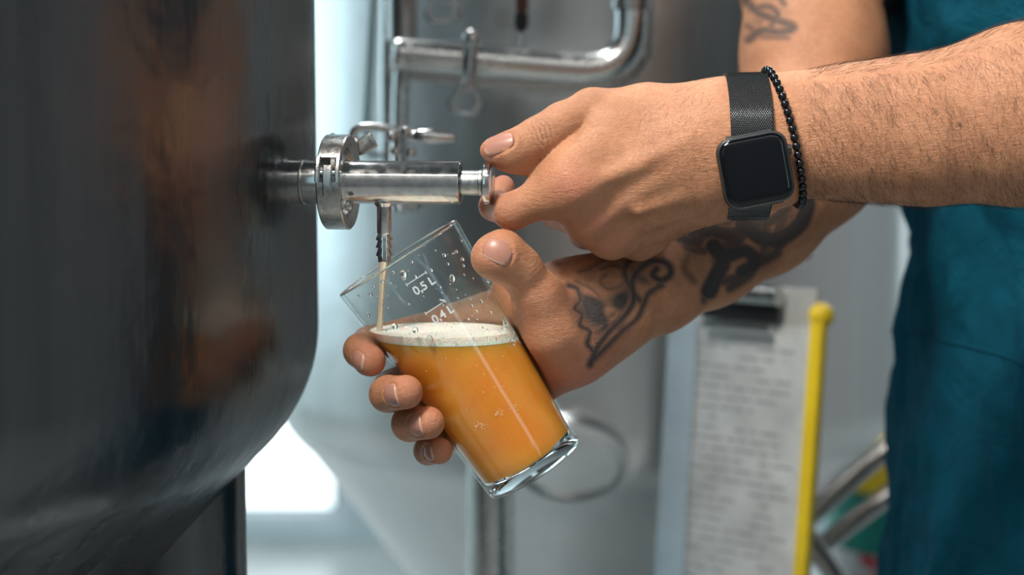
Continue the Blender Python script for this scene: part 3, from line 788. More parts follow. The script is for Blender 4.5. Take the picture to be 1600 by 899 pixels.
def blob(cx, cy, rx, ry, an=0):
    c_, s_ = math.cos(an), math.sin(an); x = ((Vx-cx)*c_+(Vy-cy)*s_)/rx; y = (-(Vx-cx)*s_+(Vy-cy)*c_)/ry
    return np.clip(1.6*(1-np.sqrt(x*x+y*y)), 0, 1)
wash = np.maximum.reduce([1.25*blob(945,474,70,66,-.6), 1.15*blob(960,510,60,30,-.7), .9*blob(1010,425,45,32), 1.0*blob(1170,375,95,62,-.55), .8*blob(1115,420,40,50,-.5), .75*blob(1240,335,45,60), .55*blob(1205,35,45,36)])
tin = np.maximum(tin, wash*np.clip(0.62 + 2.0*n1, 0.28, 0.92))
back = (Vx > 900) & (Vx < 1290) & (Vy > 200)
tin = tin*reg
tin = np.where((Vd < 400) , tin, 0)
ink_crease[s2] = np.clip(tin, 0, 1)
# moles
for (x, y, r) in ((1500,195,1.4),(1462,176,.9),(1346,226,.8),(1452,250,.7),(1262,245,.6)):
    X1_, Y1_, _ = project(V1); ink_crease[s1] = np.maximum(ink_crease[s1], .75*np.exp(-((X1_-x)**2+(Y1_-y)**2)/(2*(r*2.0)**2)))

def skin_mat():
    k = NM('skin'); tc = k.coord()
    a1 = k.add('ShaderNodeAttribute', _attribute_name='red'); a2 = k.add('ShaderNodeAttribute', _attribute_name='ink_crease')
    n = k.noise(tc, 45, 5, .6); base = k.ramp(n, [(0.25, (0.43, 0.190, 0.098)), (0.55, (0.56, 0.262, 0.138)), (0.8, (0.63, 0.31, 0.17))])
    n2 = k.noise(tc, 420, 3, .6)
    m0 = k.add('ShaderNodeMix', _data_type='RGBA', _blend_type='MULTIPLY'); m0.inputs[0].default_value = 0.5
    k.l(base, m0.inputs[6]); k.l(k.ramp(n2, [(0.3, g(.78)), (0.7, g(1.12))]), m0.inputs[7])
    m1 = k.add('ShaderNodeMix', _data_type='RGBA'); k.l(a1.outputs['Fac'], m1.inputs[0]); k.l(m0.outputs[2], m1.inputs[6]); m1.inputs[7].default_value = (0.60, 0.205, 0.13, 1)
    sc = k.add('ShaderNodeMath', _operation='MULTIPLY'); sc.inputs[1].default_value = 0.75; k.l(a1.outputs['Fac'], sc.inputs[0]); k.l(sc.outputs[0], m1.inputs[0])
    m2 = k.add('ShaderNodeMix', _data_type='RGBA'); s2_ = k.add('ShaderNodeMath', _operation='MULTIPLY'); s2_.inputs[1].default_value = 0.93
    k.l(a2.outputs['Fac'], s2_.inputs[0]); k.l(s2_.outputs[0], m2.inputs[0]); k.l(m1.outputs[2], m2.inputs[6]); m2.inputs[7].default_value = (0.020, 0.030, 0.036, 1)
    k.l(m2.outputs[2], k.b.inputs['Base Color'])
    k.b.inputs['Roughness'].default_value = 0.47; k.b.inputs['Specular IOR Level'].default_value = 0.42
    k.b.inputs['Subsurface Weight'].default_value = 0.28; k.b.inputs['Subsurface Radius'].default_value = (1.0, 0.35, 0.2); k.b.inputs['Subsurface Scale'].default_value = 0.006
    v1 = k.add('ShaderNodeTexVoronoi', Scale=780.0); v1.feature = 'DISTANCE_TO_EDGE'
    wv_ = k.add('ShaderNodeMix', _data_type='RGBA'); wv_.inputs[0].default_value = 0.004
    nn = k.add('ShaderNodeTexNoise', Scale=300.0); k.l(tc, nn.inputs['Vector']); k.l(tc, wv_.inputs[6]); k.l(nn.outputs['Color'], wv_.inputs[7]); k.l(wv_.outputs[2], v1.inputs['Vector'])
    rr = k.ramp(v1.outputs['Distance'], [(0.0, g(0)), (0.16, g(1))])
    st_ = k.coord((1.0, 1.0, 3.2)); n3 = k.noise(st_, 190, 4, .62, .6)
    b = k.bump(rr, 0.5, 0.00035); b = k.bump(n3, 0.55, 0.0012, b); b = k.bump(n, 0.25, 0.002, b)
    k.l(b, k.b.inputs['Normal']); return k.m
M_skin = skin_mat()
person = thing('person', (TRC[0]/1000, TRC[1]/1000, 0), 'person in teal apron pulling the valve knob and holding the beer glass', 'person')
me = bpy.data.meshes.new('body'); me.vertices.add(len(Vall)); me.vertices.foreach_set('co', (Vall/1000.0).astype(np.float32).ravel())
me.loops.add(len(Qall)*4); me.loops.foreach_set('vertex_index', Qall.ravel().astype(np.int32))
me.polygons.add(len(Qall)); me.polygons.foreach_set('loop_start', np.arange(0, len(Qall)*4, 4, dtype=np.int32))
try: me.polygons.foreach_set('loop_total', np.full(len(Qall), 4, dtype=np.int32))
except Exception: pass
me.update(calc_edges=True); me.polygons.foreach_set('use_smooth', np.ones(len(Qall), bool))
for nm, arr in (('red', red), ('ink_crease', np.maximum(ink_crease, np.clip(fold*0.45, 0, 0.32)))):  # crease shade of the wrinkles is painted in, along with tattoo and moles
    at_ = me.attributes.new(nm, 'FLOAT', 'POINT'); at_.data.foreach_set('value', arr.astype(np.float32))
me.materials.append(M_skin); bodyo = bpy.data.objects.new('body', me); link(bodyo, person)
print('body verts', len(Vall), 'quads', len(Qall))
def bvh_of(Vm, Q): return BVHTree.FromPolygons((Vm/1000.0).tolist(), Q.tolist())
BV1 = bvh_of(V1, Q1); BV2 = bvh_of(V2, Q2)
# which way do the normals point?
hit = BV1.ray_cast(CAMP, (Vector(P(1000, 250, 0))-CAMP).normalized())
if hit[1] is not None and hit[1].dot(FWD) > 0: me.flip_normals(); print('flipped')

# ---------- fingernails
kn = NM('fingernail'); kn.set(Base__Color=(0.49, 0.235, 0.175, 1), Roughness=0.36); kn.b.inputs['Subsurface Weight'].default_value = 0.25; kn.b.inputs['Subsurface Scale'].default_value = 0.003
M_nail = kn.m
kn = NM('nail_edge'); kn.set(Base__Color=(0.62, 0.40, 0.30, 1), Roughness=0.3); M_nedge = kn.m
def make_nail(N, bv):
    U_, W_ = 16, 14; top = []
    for i in range(U_+1):
        for j in range(W_+1):
            u = -1+2*i/U_; w_ = -1+2*j/W_
            # square -> superellipse
            k_ = (abs(u)**3+abs(w_)**3+1e-12)**(1/3); m_ = max(abs(u), abs(w_)); f_ = m_/k_ if k_ > 0 else 1
            uu, ww = u*f_, w_*f_
            p = N.c + N.t*uu*N.hl + N.s*ww*N.hw
            h = bv.ray_cast(Vector((p + N.n*14)/1000), Vector(-N.n), 0.03)
            z = 14 - h[3]*1000 if h[0] is not None else -(ww*N.hw)**2/(2*N.rc)
            top.append([p, z, uu, ww])
    # low-order fit of the height keeps the plate clean
    A = np.array([[1, q_[2], q_[3], q_[2]**2, q_[3]**2] for q_ in top]); z = np.array([q_[1] for q_ in top])
    co, *_ = np.linalg.lstsq(A, z, rcond=None); zf_ = A @ co
    res = z - zf_; ok = np.abs(res) < 1.2; co, *_ = np.linalg.lstsq(A[ok], z[ok], rcond=None); zf_ = A @ co
    vt = [(q_[0] + N.n*(zf_[i]+0.42-0.25*max(0, -q_[2]-.7)))/1000 for i, q_ in enumerate(top)]
    vb = [(q_[0] + N.n*(zf_[i]-1.1))/1000 for i, q_ in enumerate(top)]
    n = len(vt); idx = lambda i, j: i*(W_+1)+j; fs = []; mi = []
    for i in range(U_):
        for j in range(W_):
            fs.append((idx(i,j), idx(i+1,j), idx(i+1,j+1), idx(i,j+1))); mi.append(1 if i >= U_-1 else 0)
            fs.append((n+idx(i,j), n+idx(i,j+1), n+idx(i+1,j+1), n+idx(i+1,j))); mi.append(0)
    ring = [idx(i,0) for i in range(U_)] + [idx(U_,j) for j in range(W_)] + [idx(i,W_) for i in range(U_,0,-1)] + [idx(0,j) for j in range(W_,0,-1)]
    for a, b in zip(ring, ring[1:]+ring[:1]): fs.append((a, b, n+b, n+a)); mi.append(1)
    o = mesh('fingernail', vt+vb, fs, M_nail, bodyo); o.data.materials.append(M_nedge)
    o.data.polygons.foreach_set('material_index', mi)
    bm = bmesh.new(); bm.from_mesh(o.data); bmesh.ops.recalc_face_normals(bm, faces=bm.faces); bm.to_mesh(o.data); bm.free()
make_nail(Nth, BV1)
for N in NR: make_nail(N, BV2)

# ---------- arm hair
kh = NM('hair'); kh.set(Base__Color=(0.035, 0.018, 0.010, 1), Roughness=0.45); M_hair = kh.m
hv, hf_ = [], []
xs1, ys1, ds1 = project(V1)
def hair(p, n, d, L, r):
    d = (d - n*d.dot(n)).normalized(); p0 = Vector(p); segs = 4; b = len(hv)
    side = n.cross(d).normalized(); curl = random.uniform(-.5, .5)
    for i in range(segs+1):
        t_ = i/segs; c = p0 + d*(L*t_) + side*(curl*L*t_*t_) + n*(L*(0.30*t_-0.22*t_*t_)) - n*0.0003*(1-t_)
        rr = r*(1-0.8*t_)
        for kx in range(3):
            an = 2*math.pi*kx/3; hv.append(c + side*(math.cos(an)*rr) + n*(math.sin(an)*rr))
    for i in range(segs):
        for kx in range(3):
            q_ = (kx+1) % 3; hf_.append((b+i*3+kx, b+i*3+q_, b+i*3+3+q_, b+i*3+3+kx))
cand = np.where(xs1 > 1000)[0]; cand = np.random.permutation(cand)
made = 0
me.calc_loop_triangles()
for ci in cand[:30000]:
    if made > 6500: break
    x, y = xs1[ci], ys1[ci]
    if 1112 < x < 1256: 
        continue
    dens = 0.25 if x < 1060 else (0.6 if x < 1130 else (1.0 if x < 1400 else 0.7))
    if random.random() > dens: continue
    nr = me.vertices[int(ci)].normal
    if nr.dot(FWD) > 0.45: continue
    L = random.uniform(.006, .015) if x > 1130 else random.uniform(.003, .006)
    d = Vector((random.uniform(-.1, .75), 0, -1)) if x > 1250 else Vector((-.3+random.uniform(-.4, .3), 0, -1))
    if nr.z > 0.75: d = Vector((1, random.uniform(-.6, .6), random.uniform(-.1, .5)))
    hair(Vector(V1[ci]/1000), nr, d, L, 0.000075 if x > 1130 else 0.00006); made += 1
o = mesh('arm_hair', hv, hf_, M_hair, person); o['kind'] = 'stuff'

# ---------- loops round the wrist
def wrist_loop(c, normal, n, off, start=0.0):
    """points on the arm's surface in the plane through c with that normal; returns evenly spaced (p, outward)"""
    normal = normal.normalized(); x = (Vector((0,0,1)) - normal*normal.z).normalized(); y = normal.cross(x)
    pts = []
    for i in range(180):
        a = 2*math.pi*i/180; d = x*math.cos(a) + y*math.sin(a)
        h = BV1.ray_cast(c + d*0.08, -d, 0.08)
        rr = 0.08 - h[3] if h[0] is not None else 0.03
        pts.append((a, rr, d))
    rs = np.array([q_[1] for q_ in pts])
    for _ in range(12): rs = np.maximum(rs, 0.5*(np.roll(rs, 2)+np.roll(rs, -2))*0.999) if _ < 4 else 0.25*np.roll(rs,1)+0.5*rs+0.25*np.roll(rs,-1)
    P_ = [c + pts[i][2]*(rs[i]+off) for i in range(180)]
    return P_, [q_[2] for q_ in pts], normal
def resample(P_, n):
    Q_ = P_ + [P_[0]]; L = [0]
    for a, b in zip(Q_[:-1], Q_[1:]): L.append(L[-1] + (b-a).length)
    out = []
    for i in range(n):
        s = L[-1]*i/n; j = max(k_ for k_ in range(len(L)) if L[k_] <= s+1e-12); j = min(j, len(Q_)-2)
        t_ = (s-L[j])/max(1e-9, L[j+1]-L[j]); out.append(Q_[j].lerp(Q_[j+1], t_))
    return out, L[-1]

# smartwatch
wt = thing('smartwatch', P(1181, 262, -25), 'black square smartwatch on a woven metal strap around the wrist', 'watch')
k = NM('space_grey_metal'); k.set(Base__Color=(0.10, 0.105, 0.11, 1), Metallic=0.9, Roughness=0.3); M_wc = k.m
k = NM('black_screen_glass'); k.set(Base__Color=(0.002, 0.003, 0.005, 1), Roughness=0.04); M_ws = k.m
k = NM('woven_mesh'); k.set(Base__Color=(0.008, 0.009, 0.010, 1), Metallic=0.3, Roughness=0.5)
M_band = k.m
k = NM('woven_link_metal'); k.set(Base__Color=(0.34, 0.36, 0.38, 1), Metallic=1.0, Roughness=0.22); M_wlink = k.m
tilt = R(11)
WX = (Vector((1,0,0))*math.cos(tilt) + UPV*math.sin(tilt)).normalized()
WN = (-FWD - UPV*0.10 - Vector((1,0,0))*0.03); WN = (WN - WX*WN.dot(WX)).normalized(); WY = WN.cross(WX).normalized()
WC = P(1170, 269, 0)
h = BV1.ray_cast(WC - FWD*0.08, FWD); WC = h[0] + WN*0.0045
def rrect_ring(hw, hh, r, z, n=10):
    out = []
    for (sx, sy, a0) in ((1,1,0), (-1,1,90), (-1,-1,180), (1,-1,270)):
        for i in range(n+1):
            a = R(a0 + 90*i/n); out.append(WC + WX*(sx*(hw-r) + r*math.cos(a)) + WY*(sy*(hh-r) + r*math.sin(a)) + WN*z)
    return out
def loft(name, rings, mat, parent, capb=True, capt=True):
    bm = bmesh.new(); R_ = [[bm.verts.new(p) for p in rg] for rg in rings]; n = len(rings[0])
    for A, B in zip(R_[:-1], R_[1:]):
        for i in range(n): j = (i+1) % n; bm.faces.new((A[i], A[j], B[j], B[i]))
    if capb: bm.faces.new(list(reversed(R_[0])))
    if capt: bm.faces.new(R_[-1])
    return bmobj(name, bm, mat, parent)
hw, hh = 20.8*mm, 20.8*mm
loft('case', [rrect_ring(hw-3*mm, hh-3*mm, 6*mm, -4.5*mm), rrect_ring(hw-1.0*mm, hh-1.0*mm, 8*mm, -3.2*mm), rrect_ring(hw, hh, 9*mm, -1.2*mm), rrect_ring(hw, hh, 9*mm, 1.6*mm), rrect_ring(hw-.5*mm, hh-.5*mm, 8.6*mm, 2.9*mm), rrect_ring(hw-1.2*mm, hh-1.2*mm, 8*mm, 3.3*mm)], M_wc, wt)
scr = loft('screen', [rrect_ring(hw-1.3*mm, hh-1.3*mm, 8*mm, 3.0*mm), rrect_ring(hw-1.35*mm, hh-1.35*mm, 8*mm, 3.5*mm), rrect_ring(hw-2.0*mm, hh-2.0*mm, 7.5*mm, 4.4*mm), rrect_ring(hw-3.4*mm, hh-3.4*mm, 6.4*mm, 5.0*mm), rrect_ring(hw-5.5*mm, hh-5.5*mm, 4.6*mm, 5.25*mm)], M_ws, wt)
bm = bmesh.new(); add_lathe(bm, [(0,0),(3.2*mm,0),(3.2*mm,1.6*mm),(2.6*mm,2.1*mm),(0,2.1*mm)], WC + WX*(hw-.3*mm) + WY*8*mm - WN*.2*mm, WX, 28); bmobj('crown', bm, M_wc, wt)
loopn = (Vector((1,0,0)) + UPV*0.02); lc = P(1164, 228, 8)
lp, ld, ln = wrist_loop(lc, loopn, 180, 1.2*mm)
lpt, LL = resample(lp, 220)
bw = 12.4*mm
M_link = M_band
# woven links: small pads, one mesh per strap side (too fine to pick apart)
def over_case(p): q_ = p - WC; return q_.dot(WN) > -0.012 and abs(q_.dot(WY)) < hh-0.002
bm = bmesh.new(); bm2 = bmesh.new()
nrow = 18
for i in range(220):
    p, pn, pp = lpt[i], lpt[(i+1) % 220], lpt[(i-1) % 220]
    if over_case(p): continue
    t_ = (pn-pp).normalized(); n_ = t_.cross(ln).normalized()
    if n_.dot(p-lc) < 0: n_ = -n_
    step = LL/220
    add_box(bm, p - n_*0.3*mm, (step*1.15, 2*bw, 0.9*mm), (t_, ln, n_))
    for j in range(nrow):
        y_ = (-bw*0.96 + 2*bw*0.96*(j + (0.5 if i % 2 else 0))/nrow)
        add_box(bm2, p + ln*y_ + n_*0.28*mm, (step*0.62, 0.46*mm, 0.5*mm), ((t_*0.85+ln*0.5).normalized(), (ln*0.85-t_*0.5).normalized(), n_))
bmobj('strap', bm, M_band, wt)
o = bmobj('woven_links', bm2, M_wlink, wt, False); o['kind'] = 'stuff'
for sy in (1, -1):
    add = [WC + WY*(sy*(hh-0.6*mm)) + WX*s_*bw - WN*2.4*mm for s_ in (-1.06, 1.06)]
    tube('strap_lug', add, 1.7*mm, M_wc, wt, 16)

# bead bracelet
bt_ = thing('bead_bracelet', P(1235, 220, -15), 'black glossy bead bracelet beside the smartwatch', 'bracelet')
k = NM('black_bead'); k.set(Base__Color=(0.006, 0.008, 0.011, 1), Roughness=0.09); M_bead = k.m
bn = (Vector((1,0,0)) + UPV*0.25 + FWD*0.05).normalized(); bc = P(1221, 212, 8)
bp, bd_, _ = wrist_loop(bc, bn, 180, 2.2*mm)
bpts, BL = resample(bp, max(20, int(1)) if False else 44)
br = BL/44/2*1.0
# keep the beads clear of the watch case
def clear(p):
    q_ = p - WC; x_, y_ = q_.dot(WX), q_.dot(WY)
    if x_ < hw+br+0.4*mm and abs(y_) < hh + 2*mm and q_.dot(WN) > -0.006: return p + WX*(hw+br+0.4*mm-x_)
    return p
bpts = [clear(p) for p in bpts]
bm = bmesh.new(); bmesh.ops.create_uvsphere(bm, u_segments=20, v_segments=12, radius=br)
bme = bpy.data.meshes.new('bead'); bm.to_mesh(bme); bm.free(); bme.polygons.foreach_set('use_smooth', [True]*len(bme.polygons)); bme.materials.append(M_bead)
for p in bpts:
    o = bpy.data.objects.new('bead', bme); link(o, bt_); o.matrix_basis = Matrix.Translation(p)

# ---------- clothes
def fabric(name, col, rough=0.85):
    k = NM(name); k.set(Roughness=rough); k.b.inputs['Specular IOR Level'].default_value = 0.12
    n = k.noise(k.coord(), 40, 4); k.l(k.ramp(n, [(0.3, tuple(c*.85 for c in col)), (0.7, tuple(c*1.1 for c in col))]), k.b.inputs['Base Color'])
    v_ = k.noise(k.coord((1,1,1)), 900, 2); b = k.bump(v_, 0.3, 0.0003); n9 = k.noise(k.coord((1,1,1)), 16, 4, .6, .8); k.l(k.bump(n9, 0.6, 0.012, b), k.b.inputs['Normal']); return k.m
M_teal = fabric('teal_canvas', (0.001, 0.056, 0.090)); M_shirt = fabric('black_cotton', (0.012, 0.013, 0.017)); M_trou = fabric('dark_trousers', (0.02, 0.03, 0.045))
def trunk_r(z):      # half width, half depth of the trunk at height z (m)
    T_ = [(.45,.165,.13),(.80,.175,.135),(.98,.172,.122),(1.12,.158,.116),(1.26,.172,.122),(1.40,.185,.118),(1.47,.13,.09),(1.53,.07,.066)]
    for a, b in zip(T_[:-1], T_[1:]):
        if z <= b[0]: t_ = max(0, (z-a[0])/(b[0]-a[0])); return a[1]+(b[1]-a[1])*t_, a[2]+(b[2]-a[2])*t_
    return T_[-1][1:]
F3, R3 = Vector(fdir), Vector(rdir); TC3 = Vector((TRC[0]/1000, TRC[1]/1000, 0))
def cloth(name, z0, z1, a0, a1, off, mat, fold, nz=90, na=110, closed=False, fn=None, th=0.0016):
    vs, fs = [], []
    for i in range(nz+1):
        z = z0+(z1-z0)*i/nz; hwid, hdep = trunk_r(z)
        for j in range(na+(0 if closed else 1)):
            a = a0+(a1-a0)*j/na
            p = TC3 + F3*(math.cos(a)*(hdep+off)) + R3*(math.sin(a)*(hwid+off)) + Vector((0,0,z))
            o_ = (F3*math.cos(a) + R3*math.sin(a)).normalized()
            f_ = fold*(noise.noise(Vector((a*3.0, z*9+a*2, 3.1))) + 0.6*noise.noise(Vector((a*7, z*16-a*5, 9.2))) + 0.35*noise.noise(Vector((a*16, z*34, 1.2))))
            f_ = 0.5*(f_+math.sqrt(f_*f_+1.6e-5))
            if fn: f_ += fn(a, z)
            vs.append(p + o_*f_)
    n = na if closed else na+1
    for i in range(nz):
        for j in range(na):
            q_ = (j+1) % n if closed else j+1
            fs.append((i*n+j, i*n+q_, (i+1)*n+q_, (i+1)*n+j))
    o = mesh(name, vs, fs, mat, person)
    md = o.modifiers.new('thick', 'SOLIDIFY'); md.thickness = th; md.offset = 1
    return o
cloth('t_shirt', 0.92, 1.53, 0, 2*math.pi, 0.013, M_shirt, 0.003, closed=True)
zb0 = P(1500, 95, 120).z
def bib(a, z):
    t_ = (z-(zb0-.01))/0.05
    return 0.020*(1/(1+math.exp(-max(-30, min(30, t_*6))))) if t_ > -3 else 0
apr = cloth('apron', 0.48, 1.42, -1.55, 1.35, 0.0205, M_teal, 0.018, nz=150, na=150, fn=bib)
# waist seam of the apron and its pocket
zs_ = P(1500, 600, 110).z
def seam(a): return zs_ + 0.012*math.sin(a*2+1)
pts = []
for i in range(60):
    a = -1.5 + 2.8*i/59; z = seam(a); hwid, hdep = trunk_r(z); f_ = 0.018*(noise.noise(Vector((a*3.0, z*9+a*2, 3.1))) + 0.6*noise.noise(Vector((a*7, z*16-a*5, 9.2))) + 0.35*noise.noise(Vector((a*16, z*34, 1.2)))); f_ = 0.5*(f_+math.sqrt(f_*f_+1.6e-5))
    pts.append(TC3 + F3*(math.cos(a)*(hdep+.0207+f_)) + R3*(math.sin(a)*(hwid+.0207+f_)) + Vector((0,0,z)))
tube('seam', pts, 0.0013, M_teal, apr, 6)
# sleeves
def sleeve(p0, p1, r0, r1, hem):
    p0, p1 = Vector(p0), Vector(p1); ax = (p1-p0).normalized(); x, y, _ = frame(ax); L = (p1-p0).length
    vs, fs = [], []
    for i in range(25):
        for j in range(40):
            a = 2*math.pi*j/40; o_ = x*math.cos(a)+y*math.sin(a); t_ = i/24
            l = L*t_*(1 + hem*o_.x*t_); f_ = 0.004*noise.noise(Vector((a*2, t_*4, 5)))
            vs.append(p0 + ax*l + o_*(r0+(r1-r0)*t_+f_))
    for i in range(24):
        for j in range(40): q_ = (j+1) % 40; fs.append((i*40+j, i*40+q_, (i+1)*40+q_, (i+1)*40+j))
    o = mesh('sleeve', vs, fs, M_shirt, person); md = o.modifiers.new('thick', 'SOLIDIFY'); md.thickness = .0015
sleeve(Vector(bodyp(188,0,1455))/1000, W(1318,-100,268)/1000, .068, .065, 0.35)
sleeve(Vector(bodyp(-188,0,1455))/1000, (Vector(bodyp(-190,0,1450))*0.45+Vector(elbowL)*0.55)/1000, .068, .065, 0.0)
for s_ in (-1, 1):
    tube('shoulder_yoke', catmull([Vector(bodyp(s_*q_[0],0,q_[1]))/1000 for q_ in ((40,1492),(110,1470),(165,1453),(205,1440),(228,1432))], 5), [.050,.054,.058,.061,.063,.064,.065,.066,.0665,.067,.0675,.068,.068,.068,.067,.064,.060,.054,.045,.030,.010], M_shirt, person, 28)
    vs = [Vector(bodyp(s_*88,0,z))/1000 for z in (965, 800, 650)] + [Vector(bodyp(s_*100,8,520))/1000, Vector(bodyp(s_*104,-8,300))/1000, Vector(bodyp(s_*105,-12,70))/1000]
    tube('trouser_leg', vs, [.094,.088,.078,.072,.064,.058], M_trou, person, 28, False)
    bm = bmesh.new(); add_tube(bm, [Vector(bodyp(s_*104,-60,44))/1000, Vector(bodyp(s_*106,-20,48))/1000, Vector(bodyp(s_*112,70,42))/1000, Vector(bodyp(s_*118,150,34))/1000], [.036,.044,.044,.030], 20)
    bmobj('shoe', bm, M_blackp, person)
bm = bmesh.new(); hcv = Vector(bodyp(0, 22, 1745))/1000
bmesh.ops.create_icosphere(bm, subdivisions=4, radius=1.0)
for v_ in bm.verts:
    n_ = 1+0.03*noise.noise(v_.co*6); c_ = v_.co*n_; v_.co = hcv + R3*c_.x*.083 + F3*(c_.y*.092-.012) + Vector((0,0,c_.z*.075+.018))
bmobj('hair', bm, M_hair, person)

# ------------------------------------------------------------------ the cone tank behind the hands
c2 = P(915, 450, 890); R2 = 0.347; z2 = P(915, 585, 890).z; al2 = R(37)
t = thing('cone_tank', (c2.x, c2.y, 0), 'bright steel cone-bottomed tank out of focus behind both hands', 'tank')
prof = [(0.0, 2.72), (R2*.6, 2.68), (R2-.03, 2.6), (R2, 2.52)] + [(R2, 2.52+(z2-2.52)*i/20) for i in range(1, 20)]
for i in range(0, 9):
    a = (math.pi/2-al2)*i/8; prof.append((R2-.09+.09*math.cos(a), z2-.09*math.sin(a)))
r_e2, z_e2 = prof[-1]
prof += [(r_e2+(.03-r_e2)*i/8, z_e2-(r_e2-(r_e2+(.03-r_e2)*i/8))/math.tan(al2)) for i in range(1, 9)]
prof += [(0.03, prof[-1][1]-.05), (0, prof[-1][1]-.05)]
lathe('shell', prof, (c2.x, c2.y, 0), (0,0,1), M_tank2, t, 128)
for px, d_, r in ((766, 520, .021), (851, 1180, .015), (1012, 1160, .022), (1180, 545, .021)):
    p = P(px, 800, d_); dd = math.hypot(p.x-c2.x, p.y-c2.y); zt_ = z_e2-(r_e2-min(dd+r, R2))/math.tan(al2)
    l_ = lathe('leg', [(r, .01), (r, z2+.06 if d_ < 600 else (zt_ if dd > .1 else .5))], (p.x, p.y, 0), (0,0,1), M_pipe, t, 24)
    lathe('foot_pad', [(0,0),(.05,0),(.05,.012),(0,.012)], (p.x, p.y, 0), (0,0,1), M_pipe, l_, 24)
# round manway low on the cone
mz = P(905, 720, 560).z; mr = r_e2-(z_e2-mz)*math.tan(al2); ma = R(-95)
mp = Vector((c2.x+math.cos(ma)*mr, c2.y+math.sin(ma)*mr, mz)); mn = Vector((math.cos(ma)*math.cos(al2), math.sin(ma)*math.cos(al2), -math.sin(al2)))
mw = lathe('manway', [(0,-.01),(.052,-.01),(.052,.004),(.046,.006),(.044,.003),(0,.006)], mp, mn, M_tank2, t, 64)
lathe('manway_ring', [(.050,0),(.056,.003),(.056,.006),(.050,.007)], mp, mn, M_tank2, mw, 64)

# ------------------------------------------------------------------ pipework between
pd = 390
def Pd(x, y, d=pd): return P(x, y, d)
t = thing('transfer_pipe', Pd(780, 100), 'bright steel pipe running level above the hand and bending upward', 'pipe')
pth = [Pd(618,84), Pd(640,86), Pd(780,98), Pd(900,107), Pd(925,107), Pd(950,102), Pd(970,88), Pd(982,66), Pd(986,40), Pd(986,-10), Pd(986,-260), Pd(986,-620)]
tube('tube', catmull(pth[:2],2)[:-1]+catmull(pth[1:], 8), 26*MMPX*(D+.39)/D, M_pipe, t, 32)
lathe('end_cap', [(0,-.002),(.010,-.002),(.0137,.001),(.0141,.004),(.0137,.008),(0,.008)], Pd(618,84), Pd(780,98)-Pd(618,84), M_pipe, t, 32)
lathe('pipe_collar', [(.0136,-.006),(.0165,-.005),(.0165,.005),(.0136,.006)], Pd(986,5), (0,0,1), M_clamp, t, 32)
def eye_clamp(x, y, ax, sc_, lab, dd=pd-14):
    c = Pd(x, y, dd+14); t = thing('pipe_clamp', c, lab, 'clamp', None)
    s_ = sc_*MMPX*(D+.39)/D; axn = Vector(ax).normalized()
    lathe('band', [(26*s_,-11*s_),(33*s_,-11*s_),(37*s_,-6*s_),(37*s_,6*s_),(33*s_,11*s_),(26*s_,11*s_)], c, axn, M_clamp, t, 40)
    n_ = Vector((0,-1,0)); up_ = axn.cross(n_)
    if up_.z < 0: up_ = -up_
    tube('bolt', [c + n_*36*s_ + up_*28*s_, c + n_*40*s_ - up_*46*s_], 6.5*s_, M_valve, t, 16)
    bm = bmesh.new(); bmesh.ops.create_uvsphere(bm, u_segments=16, v_segments=10, radius=14*s_, matrix=Matrix.Translation(c+n_*34*s_+up_*34*s_)); bmobj('nut', bm, M_valve, t)
    # eye nut: a rounded triangle with a hole
    ce = c + n_*38*s_ - up_*62*s_; out_, inn = [], []
    for i in range(36):
        a = 2*math.pi*i/36; rr = 27*s_*(1+.16*math.cos(3*(a-math.pi/2)))
        out_.append((math.cos(a)*rr, math.sin(a)*rr)); inn.append((math.cos(a)*14*s_, math.sin(a)*14*s_ - 2*s_))
    bm = bmesh.new(); L = []
    for z_, ex in ((-6, .9), (-3.5, 1), (3.5, 1), (6, .9)):
        L.append([bm.verts.new(ce + axn*u_*ex + up_*v_*ex + n_*z_*s_) for u_, v_ in out_])
    for z_ in (6, -6): L.append([bm.verts.new(ce + axn*u_ + up_*v_ + n_*z_*s_) for u_, v_ in inn])
    L.append(L[0])
    for A, B in zip(L[:-1], L[1:]):
        for i in range(36): j = (i+1) % 36; bm.faces.new((A[i], A[j], B[j], B[i]))
    bmobj('eye_nut', bm, M_valve, t)
    return t
eye_clamp(735, 94, Pd(780,98)-Pd(640,86), 1.0, 'pipe clamp with hanging eye nut on the level steel pipe')
t = thing('riser_pipe', Pd(628, 60, 430), 'upright grey steel pipe behind the left end of the level pipe', 'pipe')
tube('tube', [Pd(640,-500,430), Pd(634,-20,430), Pd(626,150,430), Pd(622,330,430)], 13*MMPX*1.42, M_pipe, t, 24)
lathe('union', [(.007,-.02),(.013,-.018),(.013,.018),(.007,.02)], Pd(629,30,430), (0,0,1), M_clamp, t, 24)
t = thing('return_pipe', Pd(760, 128, 450), 'darker thin steel pipe just below and behind the level pipe', 'pipe')
tube('tube', catmull([Pd(632,112,450), Pd(760,126,450), Pd(880,134,450), Pd(960,128,450), Pd(1002,90,450), Pd(1008,20,450), Pd(1008,-600,450)], 6), 13*MMPX*1.44, M_clamp, t, 20)
t = thing('drain_pipe', Pd(603, 100, 480), 'dull steel upright pipe right of the pale bright upright', 'pipe')
tube('tube', [Pd(614,-560,480), Pd(606,120,480), Pd(607,270,480)], 13*MMPX*1.47, M_pipe, t, 24)
eye_clamp(690, -48, (1,0,0.05), 1.0, 'pipe clamp with eye nut cut by the top edge of the photo')
t = thing('stub_pipe', Pd(690,-48), 'short steel stub pipe carrying the top clamp above the level pipe', 'pipe')
tube('tube', [Pd(632,-48), Pd(760,-48)], 24*MMPX*1.385, M_pipe, t, 24)
t = thing('hanging_probe', Pd(815, 30), 'dark hanging valve spindle with a brown grip above the level pipe', 'probe')
